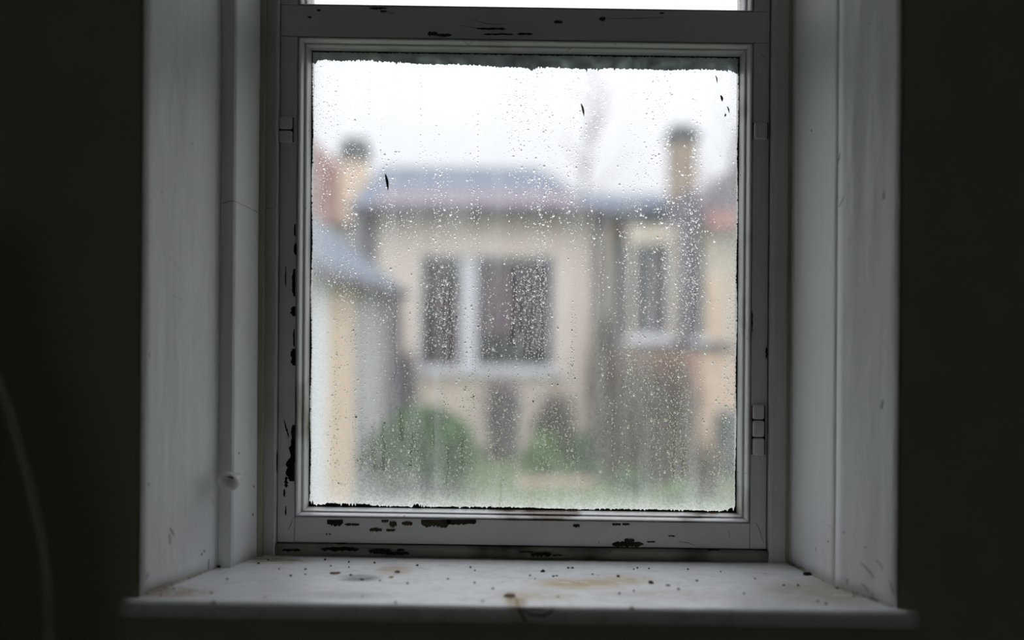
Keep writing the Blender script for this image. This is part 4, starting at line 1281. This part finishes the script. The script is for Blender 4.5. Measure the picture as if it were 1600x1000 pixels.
def twiggy(name, px, d, rx, h, n, mat, label, seed, r0=.008):
    r = random.Random(seed)
    root = empty(name, (X(px, d), Y(d), GZ), label, 'shrub')
    parts = []
    for i in range(n):
        a = r.uniform(0, 6.28); q = r.random() ** .6
        tip = Vector((math.cos(a) * rx * q, math.sin(a) * rx * q * .8, h * r.uniform(.55, 1)))
        b = Vector((math.cos(a) * rx * .75 * q, math.sin(a) * rx * .6 * q, 0))
        mid = b.lerp(tip, .5) + Vector((r.gauss(0, .05), r.gauss(0, .05), .05))
        parts.append(tube([b, mid, tip], [r0, r0 * .7, r0 * .25], 4))
        for k in range(3):
            s = mid.lerp(tip, r.random()); parts.append(tube([s, s + Vector((r.gauss(0, .1), r.gauss(0, .1), r.uniform(.05, .25)))], [r0 * .5, r0 * .2], 3))
    v, f = joined(parts)
    o = mesh('stems', v, f, mat, root, fix=False); o['kind'] = 'stuff'
    return root
twiggy('bare_bush', 1012, 11.2, .60, 1.5, 520, E['twig'], 'large bare brown bush in front of the right house', 5, .010)
twiggy('bare_bush', 1090, 10.1, .28, .52, 120, E['twig'], 'smaller bare bush against the peach brick base', 15, .009)
twiggy('bare_bush', 640, 12.5, .11, 1.4, 110, E['twig2'], 'bare upright bush beside the left outbuilding', 6, .012)
twiggy('bare_bush', 786, 13.0, .24, 1.05, 140, E['twig2'], 'thin mauve bush under the wide window', 7, .012)
twiggy('bare_bush', 938, 12.9, .13, 1.9, 150, E['twig'], 'tall thin bare bush at the corner of the cream house', 17, .010)

twiggy('bare_bush', 872, 13.1, .22, .85, 150, E['twig'], 'low bare bush in front of the cellar door', 27, .010)
# paving of brick-red slabs in the lawn, each slab its own part
pv = empty('garden_path', (X(880, 10.9), Y(10.9), GZ), 'short path of worn brown slabs crossing the lawn', 'path')
k = 0
for i in range(4):
    for j in range(2):
        box('slab', -.5 + i * .21, -.31 + i * .21, -.2 + j * .26 + i * .02, .04 + j * .26 + i * .02, 0, .03 + .004 * ((i * 3 + j) % 3), E['stack'], pv)
# dark water butt at the right edge
wb = empty('water_butt', (X(1146, 11.6), Y(11.6), GZ), 'dark barrel against the right house at the edge of the pane', 'barrel')
V, Fc = [], []
pr = [(.17, 0), (.20, .1), (.215, .35), (.205, .62), (.19, .72)]
for r_, h in pr:
    for kk in range(18): V.append((r_ * math.cos(kk * math.pi / 9), r_ * math.sin(kk * math.pi / 9), h))
for i in range(len(pr) - 1):
    for kk in range(18): Fc.append((i * 18 + kk, i * 18 + (kk + 1) % 18, (i + 1) * 18 + (kk + 1) % 18, (i + 1) * 18 + kk))
Fc.append(tuple(range(18))); Fc.append(tuple(len(pr) * 18 - 18 + kk for kk in range(18)))
mesh('barrel_body', V, Fc, E['pot'], wb, smooth=True)
V2 = [(x * 1.05, y * 1.05, .72 + (.03 if i >= 18 else 0)) for i, (x, y, z) in enumerate([(.19 * math.cos(kk * math.pi / 9), .19 * math.sin(kk * math.pi / 9), 0) for kk in range(18)] * 2)]
F2 = [tuple(range(18)), tuple(range(18, 36))] + [(kk, (kk + 1) % 18, 18 + (kk + 1) % 18, 18 + kk) for kk in range(18)]
mesh('lid', V2, F2, E['pipe'], wb)


# --- bare tree far behind the roofs, a faint stroke in the sky
def bare_tree(px, ptop, d, label, seed, spread=1.0, r0=.16, nb=26):
    r = random.Random(seed)
    root = empty('bare_tree', (X(px, d), Y(d), GZ), label, 'tree')
    Ht = Zr(ptop, d) - GZ
    tr = [Vector((.25 * math.sin(i * .9), 0, Ht * i / 8)) for i in range(9)]
    v, f = tube(tr, [r0 * (1 - i / 9.5) for i in range(9)], 8)
    mesh('trunk', v, f, E['pot'], root)
    parts = []
    for i in range(nb):
        t = r.uniform(.4, 1); b = Vector((.25 * math.sin(8 * t * .9), 0, Ht * t)); a = r.uniform(0, 6.28); L_ = spread * (1.15 - t) * r.uniform(1, 2.2) + .3
        e = b + Vector((math.cos(a) * L_, math.sin(a) * L_, L_ * r.uniform(.8, 1.6)))
        parts.append(tube([b, b.lerp(e, .5) + Vector((0, 0, -.08)), e], [.035, .022, .008], 4))
    v, f = joined(parts)
    o = mesh('branches', v, f, E['twig'], root, fix=False); o['kind'] = 'stuff'
bare_tree(922, 118, 30, 'slender bare tree rising into the sky right of the cream house roof', 3, r0=.085, nb=12)
bare_tree(1146, 200, 34, 'bare tree top over the right roof at the edge of the pane', 4, spread=1.4, r0=.3)
